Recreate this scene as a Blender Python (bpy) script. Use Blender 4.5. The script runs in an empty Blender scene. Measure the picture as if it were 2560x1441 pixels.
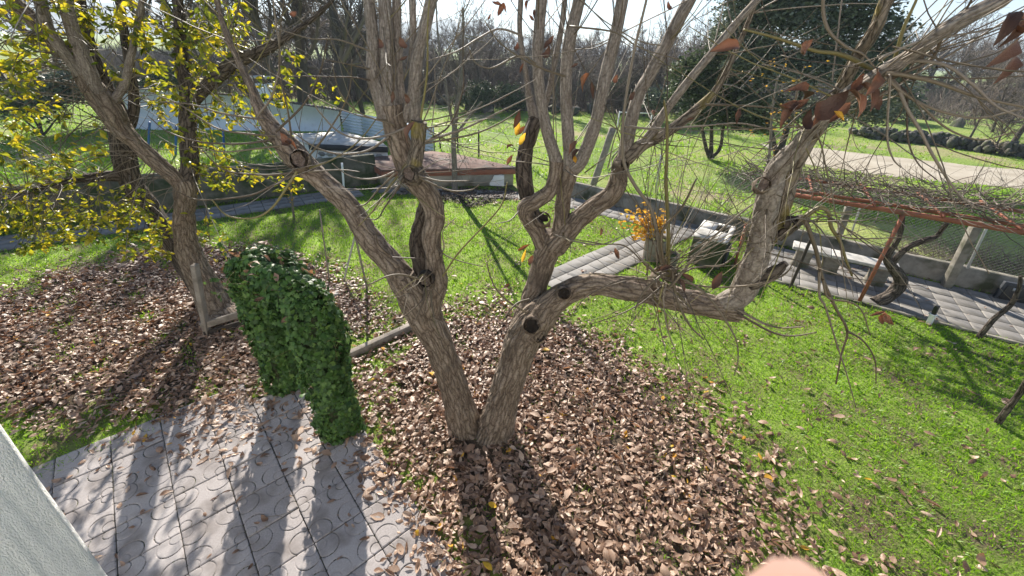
import bpy, math, random
import numpy as np
from mathutils import noise as mnoise, Vector, Matrix
rng = np.random.default_rng(7)
random.seed(7)
SC = bpy.context.scene
COL = SC.collection

# ------------------------------------------------------------------ camera
EYE = 4.2                                   # eye height on the first-floor balcony
FPX = 1000.0                                # focal length in pixels of a 2560 wide frame
PIT, ROL = math.radians(30.8), math.radians(2.5)
_r0 = np.array([1, 0, 0.]); _u0 = np.array([0, math.sin(PIT), math.cos(PIT)])
CF = np.array([0, math.cos(PIT), -math.sin(PIT)])
CR = _r0 * math.cos(ROL) + _u0 * math.sin(ROL)
CU = _u0 * math.cos(ROL) - _r0 * math.sin(ROL)
CAM = np.array([0, 0, EYE])
cd = bpy.data.cameras.new('camera'); cam = bpy.data.objects.new('camera', cd); COL.objects.link(cam)
cd.sensor_width = 36; cd.lens = 36 * FPX / 2560; cd.clip_start = 0.01; cd.clip_end = 12000
cam.matrix_world = Matrix(((CR[0], CU[0], -CF[0], 0), (CR[1], CU[1], -CF[1], 0), (CR[2], CU[2], -CF[2], EYE), (0, 0, 0, 1)))
SC.camera = cam
cd.dof.use_dof = True; cd.dof.focus_distance = 6.0; cd.dof.aperture_fstop = 17.0        # a phone's small aperture

# ------------------------------------------------------------------ sky and sun
SUN_AZ, SUN_EL = math.radians(-19.8), math.radians(29)     # azimuth from +Y, clockwise
w = bpy.data.worlds.new('World'); SC.world = w; w.use_nodes = True
nt = w.node_tree; bg = nt.nodes['Background']; sky = nt.nodes.new('ShaderNodeTexSky')
sky.sky_type = 'NISHITA'; sky.sun_disc = False; sky.sun_elevation = SUN_EL; sky.sun_rotation = SUN_AZ % (2 * math.pi)
sky.air_density = 1.0; sky.dust_density = 0.3; sky.ozone_density = 2.0; sky.altitude = 600
nt.links.new(sky.outputs[0], bg.inputs[0]); bg.inputs[1].default_value = 0.062
sd = bpy.data.lights.new('sun', 'SUN'); sun = bpy.data.objects.new('sun', sd); COL.objects.link(sun)
sd.energy = 5.0; sd.angle = math.radians(0.53); sd.color = (1.0, 0.93, 0.82)
SUNV = Vector((math.sin(SUN_AZ) * math.cos(SUN_EL), math.cos(SUN_AZ) * math.cos(SUN_EL), math.sin(SUN_EL)))
sun.rotation_euler = SUNV.to_track_quat('Z', 'Y').to_euler(); sun.location = (-10, 30, 20)
SC.view_settings.view_transform = 'Standard'; SC.view_settings.look = 'None'
SC.view_settings.exposure = 1.4; SC.view_settings.gamma = 1.0; SC.view_settings.use_curve_mapping = False
SC.render.engine = 'CYCLES'
SC.cycles.use_denoising = True; SC.cycles.max_bounces = 8; SC.cycles.diffuse_bounces = 4
SC.cycles.transmission_bounces = 6; SC.cycles.transparent_max_bounces = 8

# ------------------------------------------------------------------ pixel / place helpers
def ray(u, v): return CF + CR * (u - 1280) / FPX + CU * (720.5 - v) / FPX
def gnd(u, v, z=0.0):
    d = ray(u, v); return CAM + d * ((z - EYE) / d[2])
def at(u, v, Y):
    d = ray(u, v); return CAM + d * (Y / d[1])
def proj(p):
    q = np.atleast_2d(p) - CAM; D = q @ CF
    return 1280 + FPX * (q @ CR) / D, 720.5 - FPX * (q @ CU) / D, D
def depth(p): return float((np.asarray(p) - CAM) @ CF)

# ------------------------------------------------------------------ mesh helpers
def tag(o, label=None, cat=None, group=None, kind=None):
    if label: o['label'] = label
    if cat: o['category'] = cat
    if group: o['group'] = group
    if kind: o['kind'] = kind
    return o
def new_mesh(name, V, Fs, mat=None, smooth=False):
    """V (n,3); Fs: list of (m,k) integer arrays"""
    V = np.asarray(V, dtype=np.float32); me = bpy.data.meshes.new(name)
    Fs = [np.asarray(f, dtype=np.int32) for f in Fs if len(f)]
    me.vertices.add(len(V)); me.vertices.foreach_set('co', V.ravel())
    nl = sum(f.size for f in Fs); nf = sum(len(f) for f in Fs)
    me.loops.add(nl); me.loops.foreach_set('vertex_index', np.concatenate([f.ravel() for f in Fs]))
    tot = np.concatenate([np.full(len(f), f.shape[1], np.int32) for f in Fs])
    me.polygons.add(nf); me.polygons.foreach_set('loop_start', np.concatenate([[0], np.cumsum(tot)[:-1]]).astype(np.int32))
    me.polygons.foreach_set('loop_total', tot)
    if smooth: me.polygons.foreach_set('use_smooth', np.ones(nf, bool))
    me.update(calc_edges=True)
    if mat: me.materials.append(mat)
    return me
def link(name, me, parent=None, loc=None, rot=None, scale=None):
    o = bpy.data.objects.new(name, me); COL.objects.link(o)
    if parent is not None: o.parent = parent
    if loc is not None: o.location = loc
    if rot is not None: o.rotation_euler = rot
    if scale is not None: o.scale = scale if hasattr(scale, '__len__') else (scale,) * 3
    return o
def empty(name, loc=(0, 0, 0), rz=0.0):
    o = bpy.data.objects.new(name, None); COL.objects.link(o); o.location = loc; o.rotation_euler = (0, 0, rz); o.empty_display_size = .1
    return o
class MB:
    def __init__(s): s.V = []; s.F = {}; s.n = 0
    def add(s, V, *Fs):
        V = np.asarray(V, dtype=np.float64).reshape(-1, 3)
        for f in Fs:
            f = np.asarray(f, dtype=np.int64)
            if len(f): s.F.setdefault(f.shape[1], []).append(f + s.n)
        s.V.append(V); s.n += len(V); return s
    def box(s, c, h, rz=0.0, R=None):
        c = np.asarray(c, float); h = np.asarray(h, float)
        V = np.array([[x, y, z] for z in (-1, 1) for y in (-1, 1) for x in (-1, 1)], float) * h
        if R is None:
            R = np.array([[math.cos(rz), -math.sin(rz), 0], [math.sin(rz), math.cos(rz), 0], [0, 0, 1]])
        return s.add(V @ np.asarray(R).T + c, [[0, 2, 3, 1], [4, 5, 7, 6], [0, 1, 5, 4], [2, 6, 7, 3], [0, 4, 6, 2], [1, 3, 7, 5]])
    def bar(s, a, b, hw, hh=None, up=(0, 0, 1)):
        a = np.asarray(a, float); b = np.asarray(b, float); hh = hw if hh is None else hh
        d = b - a; L = np.linalg.norm(d); d /= L; x = np.cross(d, up)
        if np.linalg.norm(x) < 1e-4: x = np.cross(d, (0, 1, 0))
        x /= np.linalg.norm(x); y = np.cross(x, d)
        return s.box((a + b) / 2, (L / 2, hw, hh), R=np.stack([d, x, y], 1))
    def prism(s, poly, z0, z1):
        poly = np.asarray(poly, float); n = len(poly)
        V = np.concatenate([np.c_[poly[:, :2], np.full(n, z0)], np.c_[poly[:, :2], np.full(n, z1)]])
        q = [[i, (i + 1) % n, n + (i + 1) % n, n + i] for i in range(n)]
        return s.add(V, q, [list(range(n))[::-1]], [list(range(n, 2 * n))])
    def mesh(s, name, mat=None, smooth=False):
        return new_mesh(name, np.concatenate(s.V), [np.concatenate(f) for f in s.F.values()], mat, smooth)
    def build(s, name, mat=None, parent=None, smooth=False, bevel=0.0, **k):
        o = link(name, s.mesh(name, mat, smooth), parent, **k)
        if bevel:
            m = o.modifiers.new('bevel', 'BEVEL'); m.width = bevel; m.segments = 2; m.limit_method = 'ANGLE'
        return o
def spline(P, n):
    """Catmull-Rom through rows of P (any columns), n samples"""
    P = np.asarray(P, float)
    if len(P) == 2: return P[0] + (P[1] - P[0]) * np.linspace(0, 1, n)[:, None]
    Q = np.vstack([2 * P[0] - P[1], P, 2 * P[-1] - P[-2]])
    t = np.linspace(0, len(P) - 1 - 1e-6, n); i = t.astype(int); f = (t - i)[:, None]
    a, b, c, d = Q[i], Q[i + 1], Q[i + 2], Q[i + 3]
    return .5 * (2 * b + (c - a) * f + (2 * a - 5 * b + 4 * c - d) * f ** 2 + (3 * b - a - 3 * c + d) * f ** 3)
def tubes(P, r, s=6, cap=True):
    """P (B,n,3) centre lines, r (B,n) radii -> verts, quads, end faces"""
    P = np.asarray(P, float); r = np.asarray(r, float); B, n, _ = P.shape
    T = np.gradient(P, axis=1); T /= np.linalg.norm(T, axis=2, keepdims=True) + 1e-9
    m = P[:, -1] - P[:, 0]; m /= np.linalg.norm(m, axis=1, keepdims=True) + 1e-9
    ref = np.where(np.abs(m[:, 2:3]) > .8, np.array([[1., 0.2, 0]]), np.array([[0, 0, 1.]]))
    X = np.cross(T, ref[:, None, :]); X /= np.linalg.norm(X, axis=2, keepdims=True) + 1e-9
    Y = np.cross(T, X); a = np.arange(s) * 2 * math.pi / s
    V = P[:, :, None, :] + r[:, :, None, None] * (X[:, :, None, :] * np.cos(a)[:, None] + Y[:, :, None, :] * np.sin(a)[:, None])
    base = (np.arange(B) * n * s)[:, None, None]; i = np.arange(n - 1)[None, :, None] * s; j = np.arange(s)[None, None, :]; k = (j + 1) % s
    q = np.stack(np.broadcast_arrays(base + i + j, base + i + k, base + i + s + k, base + i + s + j), -1).reshape(-1, 4)[:, ::-1]
    e = (np.arange(B) * n * s)[:, None] + (n - 1) * s + np.arange(s)[None, :]
    return V.reshape(-1, 3), q, (e[:, ::-1] if cap else np.zeros((0, s), int))
def rings(C, r, s, amp=0.0, fr=24.0, fl=5.0, lump=0.0, seed=0.0):
    """one thick tube with parallel-transport frames and furrowed bark"""
    C = np.asarray(C, float); n = len(C); T = np.gradient(C, axis=0); T /= np.linalg.norm(T, axis=1)[:, None]
    x = np.cross(T[0], (0.3, 1, 0.1)); x /= np.linalg.norm(x); X = [x]
    for i in range(1, n):
        x = X[-1] - T[i] * (X[-1] @ T[i]); X.append(x / np.linalg.norm(x))
    X = np.array(X); Y = np.cross(T, X); a = np.arange(s) * 2 * math.pi / s
    L = np.concatenate([[0], np.cumsum(np.linalg.norm(np.diff(C, axis=0), axis=1))])
    D = X[:, None] * np.cos(a)[None, :, None] + Y[:, None] * np.sin(a)[None, :, None]
    rr = np.repeat(np.asarray(r, float)[:, None], s, 1)
    if amp or lump:
        for i in range(n):
            k = rr[i, 0]
            for j in range(s):
                cx, cy = math.cos(a[j]) * k, math.sin(a[j]) * k
                d = 0.0
                if lump: d += lump * k * mnoise.noise((cx * 5 + seed, cy * 5, L[i] * 5))
                if amp:
                    wv = .35 * mnoise.noise((cx * 6, cy * 6 + seed, L[i] * 7))
                    v = mnoise.noise((cx * fr + seed * 3 + wv * 2, cy * fr + wv, L[i] * fl))
                    v2 = mnoise.noise((cx * fr * 2.3, cy * fr * 2.3 + seed, L[i] * fl * 2.6))
                    d += amp * (1 - 3.2 * max(0.0, .34 - abs(v) * 1.5) + .5 * v2)
                rr[i, j] += d
    V = C[:, None, :] + D * rr[:, :, None]
    i = np.arange(n - 1)[:, None] * s; j = np.arange(s)[None, :]; k = (j + 1) % s
    q = np.stack(np.broadcast_arrays(i + j, i + k, i + s + k, i + s + j), -1).reshape(-1, 4)
    rings.uv = np.stack([np.repeat(a[None] * np.median(r), n, 0), np.repeat(L[:, None], s, 1)], -1).reshape(-1, 2)
    return V.reshape(-1, 3), q
def rotm(yaw, pitch, roll):
    cy, sy, cp, sp, cr, sr = np.cos(yaw), np.sin(yaw), np.cos(pitch), np.sin(pitch), np.cos(roll), np.sin(roll)
    return np.stack([np.stack([cy * cp, cy * sp * sr - sy * cr, cy * sp * cr + sy * sr], -1),
                     np.stack([sy * cp, sy * sp * sr + cy * cr, sy * sp * cr - cy * sr], -1),
                     np.stack([-sp, cp * sr, cp * cr], -1)], -2)
def scatter(mb, tV, tFs, pos, R, sc):
    k = len(tV); N = len(pos)
    if N == 0: return
    sc = np.asarray(sc, float); sc = sc[:, None, None] if sc.ndim == 1 else sc[:, None, :]
    V = np.einsum('nij,nkj->nki', R, tV[None] * sc) + pos[:, None, :]
    off = (np.arange(N) * k)[:, None, None]
    mb.add(V.reshape(-1, 3), *[(np.asarray(f)[None] + off).reshape(-1, np.asarray(f).shape[1]) for f in tFs])
def inpoly(P, poly):
    x, y = P[:, 0], P[:, 1]; c = np.zeros(len(P), bool); n = len(poly); j = n - 1
    for i in range(n):
        xi, yi, xj, yj = poly[i][0], poly[i][1], poly[j][0], poly[j][1]
        c ^= ((yi > y) != (yj > y)) & (x < (xj - xi) * (y - yi) / (yj - yi + 1e-12) + xi); j = i
    return c
def wob(P, f=1.0, s=0.0):
    x, y = P[:, 0] * f, P[:, 1] * f
    return (np.sin(1.7 * x + 2.3 * y + s) + np.sin(-2.9 * x + 1.3 * y + 1.7 * s + 1) + np.sin(4.1 * x + 3.7 * y + .6 * s) * .6 + np.sin(6.3 * x - 5.9 * y + s * 2.1) * .5) / 3.1
def gpoly(pts, z=0): return np.array([gnd(u, v, z)[:2] for u, v in pts])

# ------------------------------------------------------------------ materials
def material(name, cols, scale=8.0, rough=.8, bump=0.0, bscale=None, trans=0.0, tcol=None, island=0.0, spec=.3, stretch=(1, 1, 1), metal=0.0, detail=6.0, sss=0.0, stops=None, bdist=.02, dirt=None):
    m = bpy.data.materials.new(name); m.use_nodes = True; t = m.node_tree; N = t.nodes; Lk = t.links
    b = N['Principled BSDF']; out = N['Material Output']
    b.inputs['Roughness'].default_value = rough; b.inputs['Specular IOR Level'].default_value = spec; b.inputs['Metallic'].default_value = metal
    tc = N.new('ShaderNodeTexCoord'); mp = N.new('ShaderNodeMapping'); mp.inputs['Scale'].default_value = stretch
    Lk.new(tc.outputs['Object'], mp.inputs[0])
    no = N.new('ShaderNodeTexNoise'); no.inputs['Scale'].default_value = scale; no.inputs['Detail'].default_value = detail; no.inputs['Roughness'].default_value = .6
    Lk.new(mp.outputs[0], no.inputs['Vector'])
    rp = N.new('ShaderNodeValToRGB'); e = rp.color_ramp.elements
    st = stops or list(np.linspace(.3, .7, len(cols)))
    while len(e) < len(cols): e.new(.5)
    for i, c in enumerate(cols): e[i].position = st[i]; e[i].color = (*c, 1)
    if island > 0:
        g = N.new('ShaderNodeNewGeometry'); mx = N.new('ShaderNodeMix'); mx.data_type = 'FLOAT'; mx.inputs[0].default_value = island
        mr = N.new('ShaderNodeMapRange'); mr.inputs[3].default_value = .2; mr.inputs[4].default_value = .8
        oi = N.new('ShaderNodeObjectInfo'); ad = N.new('ShaderNodeMath'); ad.operation = 'ADD'; fr = N.new('ShaderNodeMath'); fr.operation = 'FRACT'
        Lk.new(g.outputs['Random Per Island'], ad.inputs[0]); Lk.new(oi.outputs['Random'], ad.inputs[1]); Lk.new(ad.outputs[0], fr.inputs[0])
        Lk.new(fr.outputs[0], mr.inputs[0]); Lk.new(no.outputs['Fac'], mx.inputs[2]); Lk.new(mr.outputs[0], mx.inputs[3]); Lk.new(mx.outputs[0], rp.inputs[0])
    else: Lk.new(no.outputs['Fac'], rp.inputs[0])
    colout = rp.outputs[0]
    if dirt:
        n3 = N.new('ShaderNodeTexNoise'); n3.inputs['Scale'].default_value = dirt[1]; n3.inputs['Detail'].default_value = 8
        Lk.new(tc.outputs['Object'], n3.inputs['Vector'])
        r3 = N.new('ShaderNodeValToRGB'); r3.color_ramp.elements[0].position = dirt[2]; r3.color_ramp.elements[1].position = dirt[3]
        r3.color_ramp.elements[0].color = (0, 0, 0, 1); r3.color_ramp.elements[1].color = (1, 1, 1, 1); Lk.new(n3.outputs['Fac'], r3.inputs[0])
        m3 = N.new('ShaderNodeMix'); m3.data_type = 'RGBA'; m3.inputs[7].default_value = (*dirt[0], 1)
        Lk.new(r3.outputs[0], m3.inputs[0]); Lk.new(colout, m3.inputs[6]); colout = m3.outputs[2]
    Lk.new(colout, b.inputs['Base Color'])
    if bump:
        n2 = N.new('ShaderNodeTexNoise'); n2.inputs['Scale'].default_value = bscale or scale * 3; n2.inputs['Detail'].default_value = 8
        Lk.new(mp.outputs[0], n2.inputs['Vector']); bp = N.new('ShaderNodeBump'); bp.inputs['Strength'].default_value = bump; bp.inputs['Distance'].default_value = bdist
        Lk.new(n2.outputs['Fac'], bp.inputs['Height']); Lk.new(bp.outputs[0], b.inputs['Normal'])
    if sss: b.inputs['Subsurface Weight'].default_value = sss; b.inputs['Subsurface Radius'].default_value = (1, .35, .2); b.inputs['Subsurface Scale'].default_value = .006
    if trans:
        tr = N.new('ShaderNodeBsdfTranslucent'); ms = N.new('ShaderNodeMixShader'); ms.inputs[0].default_value = trans
        if tcol is None: Lk.new(colout, tr.inputs[0])
        else:
            mc = N.new('ShaderNodeMix'); mc.data_type = 'RGBA'; mc.blend_type = 'MULTIPLY'; mc.inputs[0].default_value = 1; mc.inputs[7].default_value = (*tcol, 1)
            Lk.new(colout, mc.inputs[6]); Lk.new(mc.outputs[2], tr.inputs[0])
        Lk.new(b.outputs[0], ms.inputs[1]); Lk.new(tr.outputs[0], ms.inputs[2]); Lk.new(ms.outputs[0], out.inputs[0])
    return m
def bark_material(name, crack, mid, ridge, cs=1.0, lichen=None, rough=.9, cw=.09):
    m = bpy.data.materials.new(name); m.use_nodes = True; t = m.node_tree; N = t.nodes; Lk = t.links; b = N['Principled BSDF']
    b.inputs['Roughness'].default_value = rough; b.inputs['Specular IOR Level'].default_value = .25
    uv = N.new('ShaderNodeUVMap'); uv.uv_map = 'bark'; tc = N.new('ShaderNodeTexCoord')
    nz = N.new('ShaderNodeTexNoise'); nz.inputs['Scale'].default_value = 9; nz.inputs['Detail'].default_value = 4; Lk.new(tc.outputs['Object'], nz.inputs['Vector'])
    sc = N.new('ShaderNodeVectorMath'); sc.operation = 'SCALE'; sc.inputs['Scale'].default_value = .055; Lk.new(nz.outputs['Color'], sc.inputs[0])
    ad = N.new('ShaderNodeVectorMath'); Lk.new(uv.outputs[0], ad.inputs[0]); Lk.new(sc.outputs[0], ad.inputs[1])
    mp = N.new('ShaderNodeMapping'); mp.inputs['Scale'].default_value = (27 * cs, 4.6 * cs, 1); Lk.new(ad.outputs[0], mp.inputs[0])
    vo = N.new('ShaderNodeTexVoronoi'); vo.feature = 'DISTANCE_TO_EDGE'; vo.inputs['Scale'].default_value = 1; vo.inputs['Randomness'].default_value = 1; Lk.new(mp.outputs[0], vo.inputs['Vector'])
    fine = N.new('ShaderNodeTexNoise'); fine.inputs['Scale'].default_value = 55; fine.inputs['Detail'].default_value = 6; Lk.new(tc.outputs['Object'], fine.inputs['Vector'])
    big = N.new('ShaderNodeTexNoise'); big.inputs['Scale'].default_value = 4; big.inputs['Detail'].default_value = 5; Lk.new(tc.outputs['Object'], big.inputs['Vector'])
    r1 = N.new('ShaderNodeValToRGB'); e = r1.color_ramp.elements; e[0].position = .0; e[0].color = (*crack, 1); e[1].position = cw; e[1].color = (1, 1, 1, 1)
    e[1].color = (*mid, 1); x = e.new(.42); x.color = (*ridge, 1); Lk.new(vo.outputs['Distance'], r1.inputs[0])
    mx = N.new('ShaderNodeMix'); mx.data_type = 'RGBA'; mx.blend_type = 'OVERLAY'; mx.inputs[0].default_value = .75; Lk.new(r1.outputs[0], mx.inputs[6]); Lk.new(fine.outputs['Color'], mx.inputs[7])
    gr = N.new('ShaderNodeRGBToBW'); Lk.new(fine.outputs['Fac'], gr.inputs[0]); Lk.new(gr.outputs[0], mx.inputs[7])
    col = mx.outputs[2]
    if lichen:
        r2 = N.new('ShaderNodeValToRGB'); r2.color_ramp.elements[0].position = lichen[1]; r2.color_ramp.elements[1].position = lichen[1] + .12; Lk.new(big.outputs['Fac'], r2.inputs[0])
        m2 = N.new('ShaderNodeMix'); m2.data_type = 'RGBA'; m2.inputs[7].default_value = (*lichen[0], 1); ml = N.new('ShaderNodeMath'); ml.operation = 'MULTIPLY'; ml.inputs[1].default_value = lichen[2]
        Lk.new(r2.outputs[0], ml.inputs[0]); Lk.new(ml.outputs[0], m2.inputs[0]); Lk.new(col, m2.inputs[6]); col = m2.outputs[2]
    Lk.new(col, b.inputs['Base Color'])
    mr = N.new('ShaderNodeMapRange'); mr.inputs[2].default_value = .3; Lk.new(vo.outputs['Distance'], mr.inputs[0]); mr.inputs[1].default_value = 0
    af = N.new('ShaderNodeMath'); af.operation = 'MULTIPLY_ADD'; af.inputs[1].default_value = .35; Lk.new(fine.outputs['Fac'], af.inputs[0]); Lk.new(mr.outputs[0], af.inputs[2])
    bp = N.new('ShaderNodeBump'); bp.inputs['Strength'].default_value = .75; bp.inputs['Distance'].default_value = .014 / cs; Lk.new(af.outputs[0], bp.inputs['Height']); Lk.new(bp.outputs[0], b.inputs['Normal'])
    return m
M = {}
M['bark'] = bark_material('bark', (.085, .062, .045), (.19, .147, .112), (.285, .232, .184), 1.0, ((.09, .07, .055), .56, .6))
M['smooth_bark'] = bark_material('smooth_bark', (.13, .105, .085), (.21, .178, .15), (.29, .255, .22), 1.6, ((.12, .095, .075), .56, .6), cw=.05)
M['mossy_bark'] = bark_material('mossy_bark', (.045, .035, .026), (.16, .13, .1), (.25, .21, .17), 1.3, ((.23, .185, .04), .55, .8))
M['dark_bark'] = bark_material('dark_bark', (.018, .014, .011), (.085, .068, .055), (.155, .128, .105), 1.0, ((.05, .04, .032), .56, .6))
M['twig'] = material('twig', [(.075, .052, .034), (.13, .1, .062), (.2, .165, .13)], 5, .6, island=.8, spec=.5)
M['green_twig'] = material('green_twig', [(.13, .105, .035), (.19, .165, .06)], 5, .55, island=.6, spec=.5)
M['cut_wood'] = material('cut_wood', [(.06, .042, .032), (.13, .095, .075), (.2, .155, .125)], 45, .95, .8, 90)
M['hollow'] = material('hollow', [(.012, .009, .007), (.03, .022, .017)], 20, 1)
M['dry_leaf'] = material('dry_leaf', [(.07, .036, .02), (.18, .104, .064), (.3, .192, .13), (.42, .292, .21), (.56, .43, .33)], 25, .42, .35, 60, trans=.22, tcol=(1.2, .78, .48), island=.78, spec=.5, stops=[.2, .34, .5, .66, .8])
M['old_leaf'] = material('old_leaf', [(.03, .02, .014), (.07, .045, .03), (.12, .08, .055)], 25, .7, island=.8)
M['gold_leaf'] = material('gold_leaf', [(.6, .3, .03), (.74, .48, .05), (.66, .36, .05)], 25, .5, trans=.45, island=.8)
M['hang_leaf'] = material('hang_leaf', [(.06, .032, .022), (.12, .065, .042), (.18, .095, .06), (.34, .14, .04)], 25, .5, .3, 40, trans=.16, tcol=(1.3, .7, .4), island=.8, spec=.4, stops=[.2, .42, .66, .84])
M['tree_leaf'] = material('tree_leaf', [(.045, .08, .014), (.13, .17, .02), (.32, .34, .028), (.5, .42, .03), (.4, .23, .03)], 12, .42, trans=.52, tcol=(1.2, 1.12, .5), island=.85, spec=.45, stops=[.2, .37, .54, .72, .86])
M['ivy'] = material('ivy', [(.024, .058, .016), (.046, .11, .022), (.08, .16, .032), (.17, .25, .06)], 14, .5, trans=.18, island=.85, spec=.35, stops=[.2, .48, .68, .84])
M['ivy_core'] = material('ivy_core', [(.012, .022, .008), (.025, .035, .012), (.04, .03, .018)], 20, 1, .8, 60)
M['grass'] = material('grass', [(.1, .18, .016), (.18, .35, .024), (.27, .45, .034), (.42, .46, .09)], .9, .42, trans=.56, tcol=(1.2, 1.14, .55), island=.55, spec=.4, stops=[.22, .42, .66, .84])
M['dry_grass'] = material('dry_grass', [(.3, .22, .1), (.42, .33, .17)], 2, .7, trans=.3, island=.7)
M['soil'] = material('lawn_soil', [(.11, .085, .05), (.13, .17, .035), (.16, .24, .034)], 1.4, 1, .8, 30, stops=[.36, .5, .66], bdist=.03)
M['bed'] = material('bed_soil', [(.05, .036, .024), (.085, .062, .042), (.12, .09, .062)], 6, 1, .9, 40, bdist=.03)
M['meadow'] = material('meadow', [(.13, .2, .035), (.19, .27, .05), (.26, .3, .075), (.33, .29, .14)], .35, 1, .9, 9, detail=10, stops=[.3, .47, .6, .74], bdist=.08, dirt=((.34, .26, .17), .22, .55, .7))
M['road'] = material('road', [(.32, .275, .21), (.41, .36, .285), (.48, .43, .35)], .8, .95, .5, 25, detail=9)
M['tile'] = material('patio_tile', [(.25, .228, .225), (.33, .302, .297), (.39, .362, .357)], 60, .85, .6, 160, island=.35, bdist=.005, dirt=((.19, .168, .16), 3.2, .48, .68))
M['joint'] = material('joint', [(.05, .046, .036), (.1, .09, .07), (.06, .1, .022)], 5, 1, .5, 60)
M['paver'] = material('paver', [(.19, .178, .165), (.25, .235, .218), (.31, .292, .275)], 14, .85, .5, 90, island=.5, bdist=.005, dirt=((.13, .12, .1), 2.0, .46, .7))
M['concrete'] = material('concrete', [(.15, .135, .11), (.235, .215, .18), (.3, .28, .24)], 4, .95, .5, 40, dirt=((.055, .06, .032), 2.2, .47, .66))
M['mossy_concrete'] = material('mossy_concrete', [(.075, .07, .05), (.13, .12, .09), (.18, .165, .125)], 3, .95, .6, 30, dirt=((.04, .055, .02), 2, .42, .6))
M['cement_pale'] = material('cement_pale', [(.38, .36, .33), (.5, .48, .445), (.57, .55, .51)], 6, .85, .3, 50, dirt=((.22, .21, .18), 2.6, .52, .75))
M['white_paint'] = material('white_paint', [(.74, .76, .8), (.82, .83, .85)], 2, .7, .2, 30, dirt=((.5, .5, .5), 1.4, .6, .8))
M['stucco'] = material('white_stucco', [(.82, .81, .79), (.87, .86, .84), (.9, .89, .87)], 14, .9, 1.0, 150, stretch=(1, 1, .45), bdist=.012)
M['corrugated'] = material('corrugated_metal', [(.6, .66, .74), (.68, .73, .8)], 2, .42, metal=.25, spec=.5)
M['dark_edge'] = material('dark_edge', [(.028, .028, .032), (.05, .05, .055)], 5, .7)
M['roof_tile'] = material('roof_tile', [(.06, .055, .055), (.11, .1, .095), (.16, .13, .11)], 8, .9, .4, 40)
M['red_roof'] = material('red_roof', [(.11, .065, .052), (.165, .1, .08), (.22, .15, .125)], 3, .95, .4, 30, dirt=((.11, .1, .09), 1.6, .5, .72))
M['red_paint'] = material('red_paint', [(.24, .088, .055), (.33, .13, .08)], 5, .8, .3, 40, dirt=((.13, .09, .07), 6, .56, .76))
M['cream'] = material('cream_wall', [(.38, .33, .27), (.48, .43, .36)], 3, .95, .3, 30, dirt=((.2, .17, .13), 2, .55, .75))
M['veneer'] = material('stone_veneer', [(.24, .24, .25), (.32, .315, .31), (.4, .38, .36)], 6, .85, .3, 30, island=.6)
M['mortar'] = material('white_mortar', [(.66, .66, .66), (.75, .75, .75)], 6, .9)
M['white_plastic'] = material('white_plastic', [(.74, .745, .75), (.8, .8, .8)], 4, .35, spec=.5, dirt=((.4, .37, .32), 6, .62, .8))
M['black_plastic'] = material('black_plastic', [(.015, .015, .016), (.03, .03, .03)], 8, .45, spec=.5)
M['blue_paint'] = material('blue_paint', [(.03, .1, .3), (.045, .14, .38)], 5, .5)
M['wood'] = material('grey_wood', [(.16, .135, .11), (.26, .225, .19), (.34, .3, .26)], 7, .9, .6, 40, stretch=(1, 1, 1), bdist=.008)
M['dark_wood'] = material('dark_wood', [(.035, .028, .024), (.07, .055, .045)], 8, .9, .5, 40)
M['steel'] = material('galvanised', [(.4, .41, .42), (.52, .53, .54)], 8, .45, metal=.7)
M['wire'] = material('wire', [(.16, .155, .15), (.26, .25, .24)], 8, .5, metal=.5)
M['slate'] = material('slate', [(.03, .034, .04), (.06, .065, .075)], 6, .6)
M['rock'] = material('rock', [(.06, .055, .05), (.12, .11, .098), (.2, .185, .165)], 2.5, .95, .6, 12, island=.3, dirt=((.05, .065, .025), 1.5, .46, .64))
M['oak_leaf'] = material('oak_leaf', [(.042, .056, .036), (.09, .112, .07), (.15, .178, .118), (.24, .265, .195)], .6, .5, trans=.22, island=.75, spec=.45, stops=[.2, .4, .6, .8])
M['grey_leaf'] = material('grey_leaf', [(.04, .06, .025), (.085, .115, .05), (.14, .17, .085)], .6, .6, trans=.25, island=.7)
M['far_bark'] = material('far_bark', [(.05, .043, .037), (.1, .085, .073), (.15, .13, .112)], 1.5, .9, island=.5)
M['far_twig'] = material('far_twig', [(.085, .066, .054), (.14, .112, .094), (.2, .165, .14)], .4, .9, island=.6)
M['wood_floor'] = material('wood_floor', [(.1, .085, .05), (.15, .12, .08), (.13, .16, .05)], .3, 1, .8, 6, bdist=.1)
M['hill'] = material('hill', [(.07, .075, .05), (.115, .115, .075), (.16, .14, .1)], .01, 1, .4, .03)
M['skin'] = material('skin', [(.62, .33, .18), (.74, .44, .26)], 60, .55, .5, 500, sss=.08, bdist=.0012)
M['nail'] = material('nail', [(.75, .5, .42), (.8, .56, .48)], 40, .25, spec=.5)

# ================================================================== the setting
def rot2(a): return np.array([math.cos(a), math.sin(a)])
# ground sheet to the horizon
ang = np.linspace(0, 2 * math.pi, 161)[:-1]; rad = np.concatenate([[.2], np.geomspace(1.5, 6000, 90)])
GX = rad[:, None] * np.sin(ang); GY = rad[:, None] * np.cos(ang)
far = np.clip((rad - 40) / 400, 0, 1)[:, None]
GZ = -.03 + far * (2.0 * np.sin(GX * .013 + 1) * np.cos(GY * .011) - 1.2) + np.clip((rad - 24) / 30, 0, 1)[:, None] * .12 * np.sin(GX * .31) * np.sin(GY * .27 + 1)
i = np.arange(len(rad) - 1)[:, None] * 160; j = np.arange(160)[None]; k = (j + 1) % 160
gq = np.stack(np.broadcast_arrays(i + j, i + 160 + j, i + 160 + k, i + k), -1).reshape(-1, 4)
ground = link('ground', new_mesh('ground', np.stack([GX, GY, GZ], -1).reshape(-1, 3), [gq, np.arange(160)[None, ::-1]], M['meadow'], True)); tag(ground, kind='structure')
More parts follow.
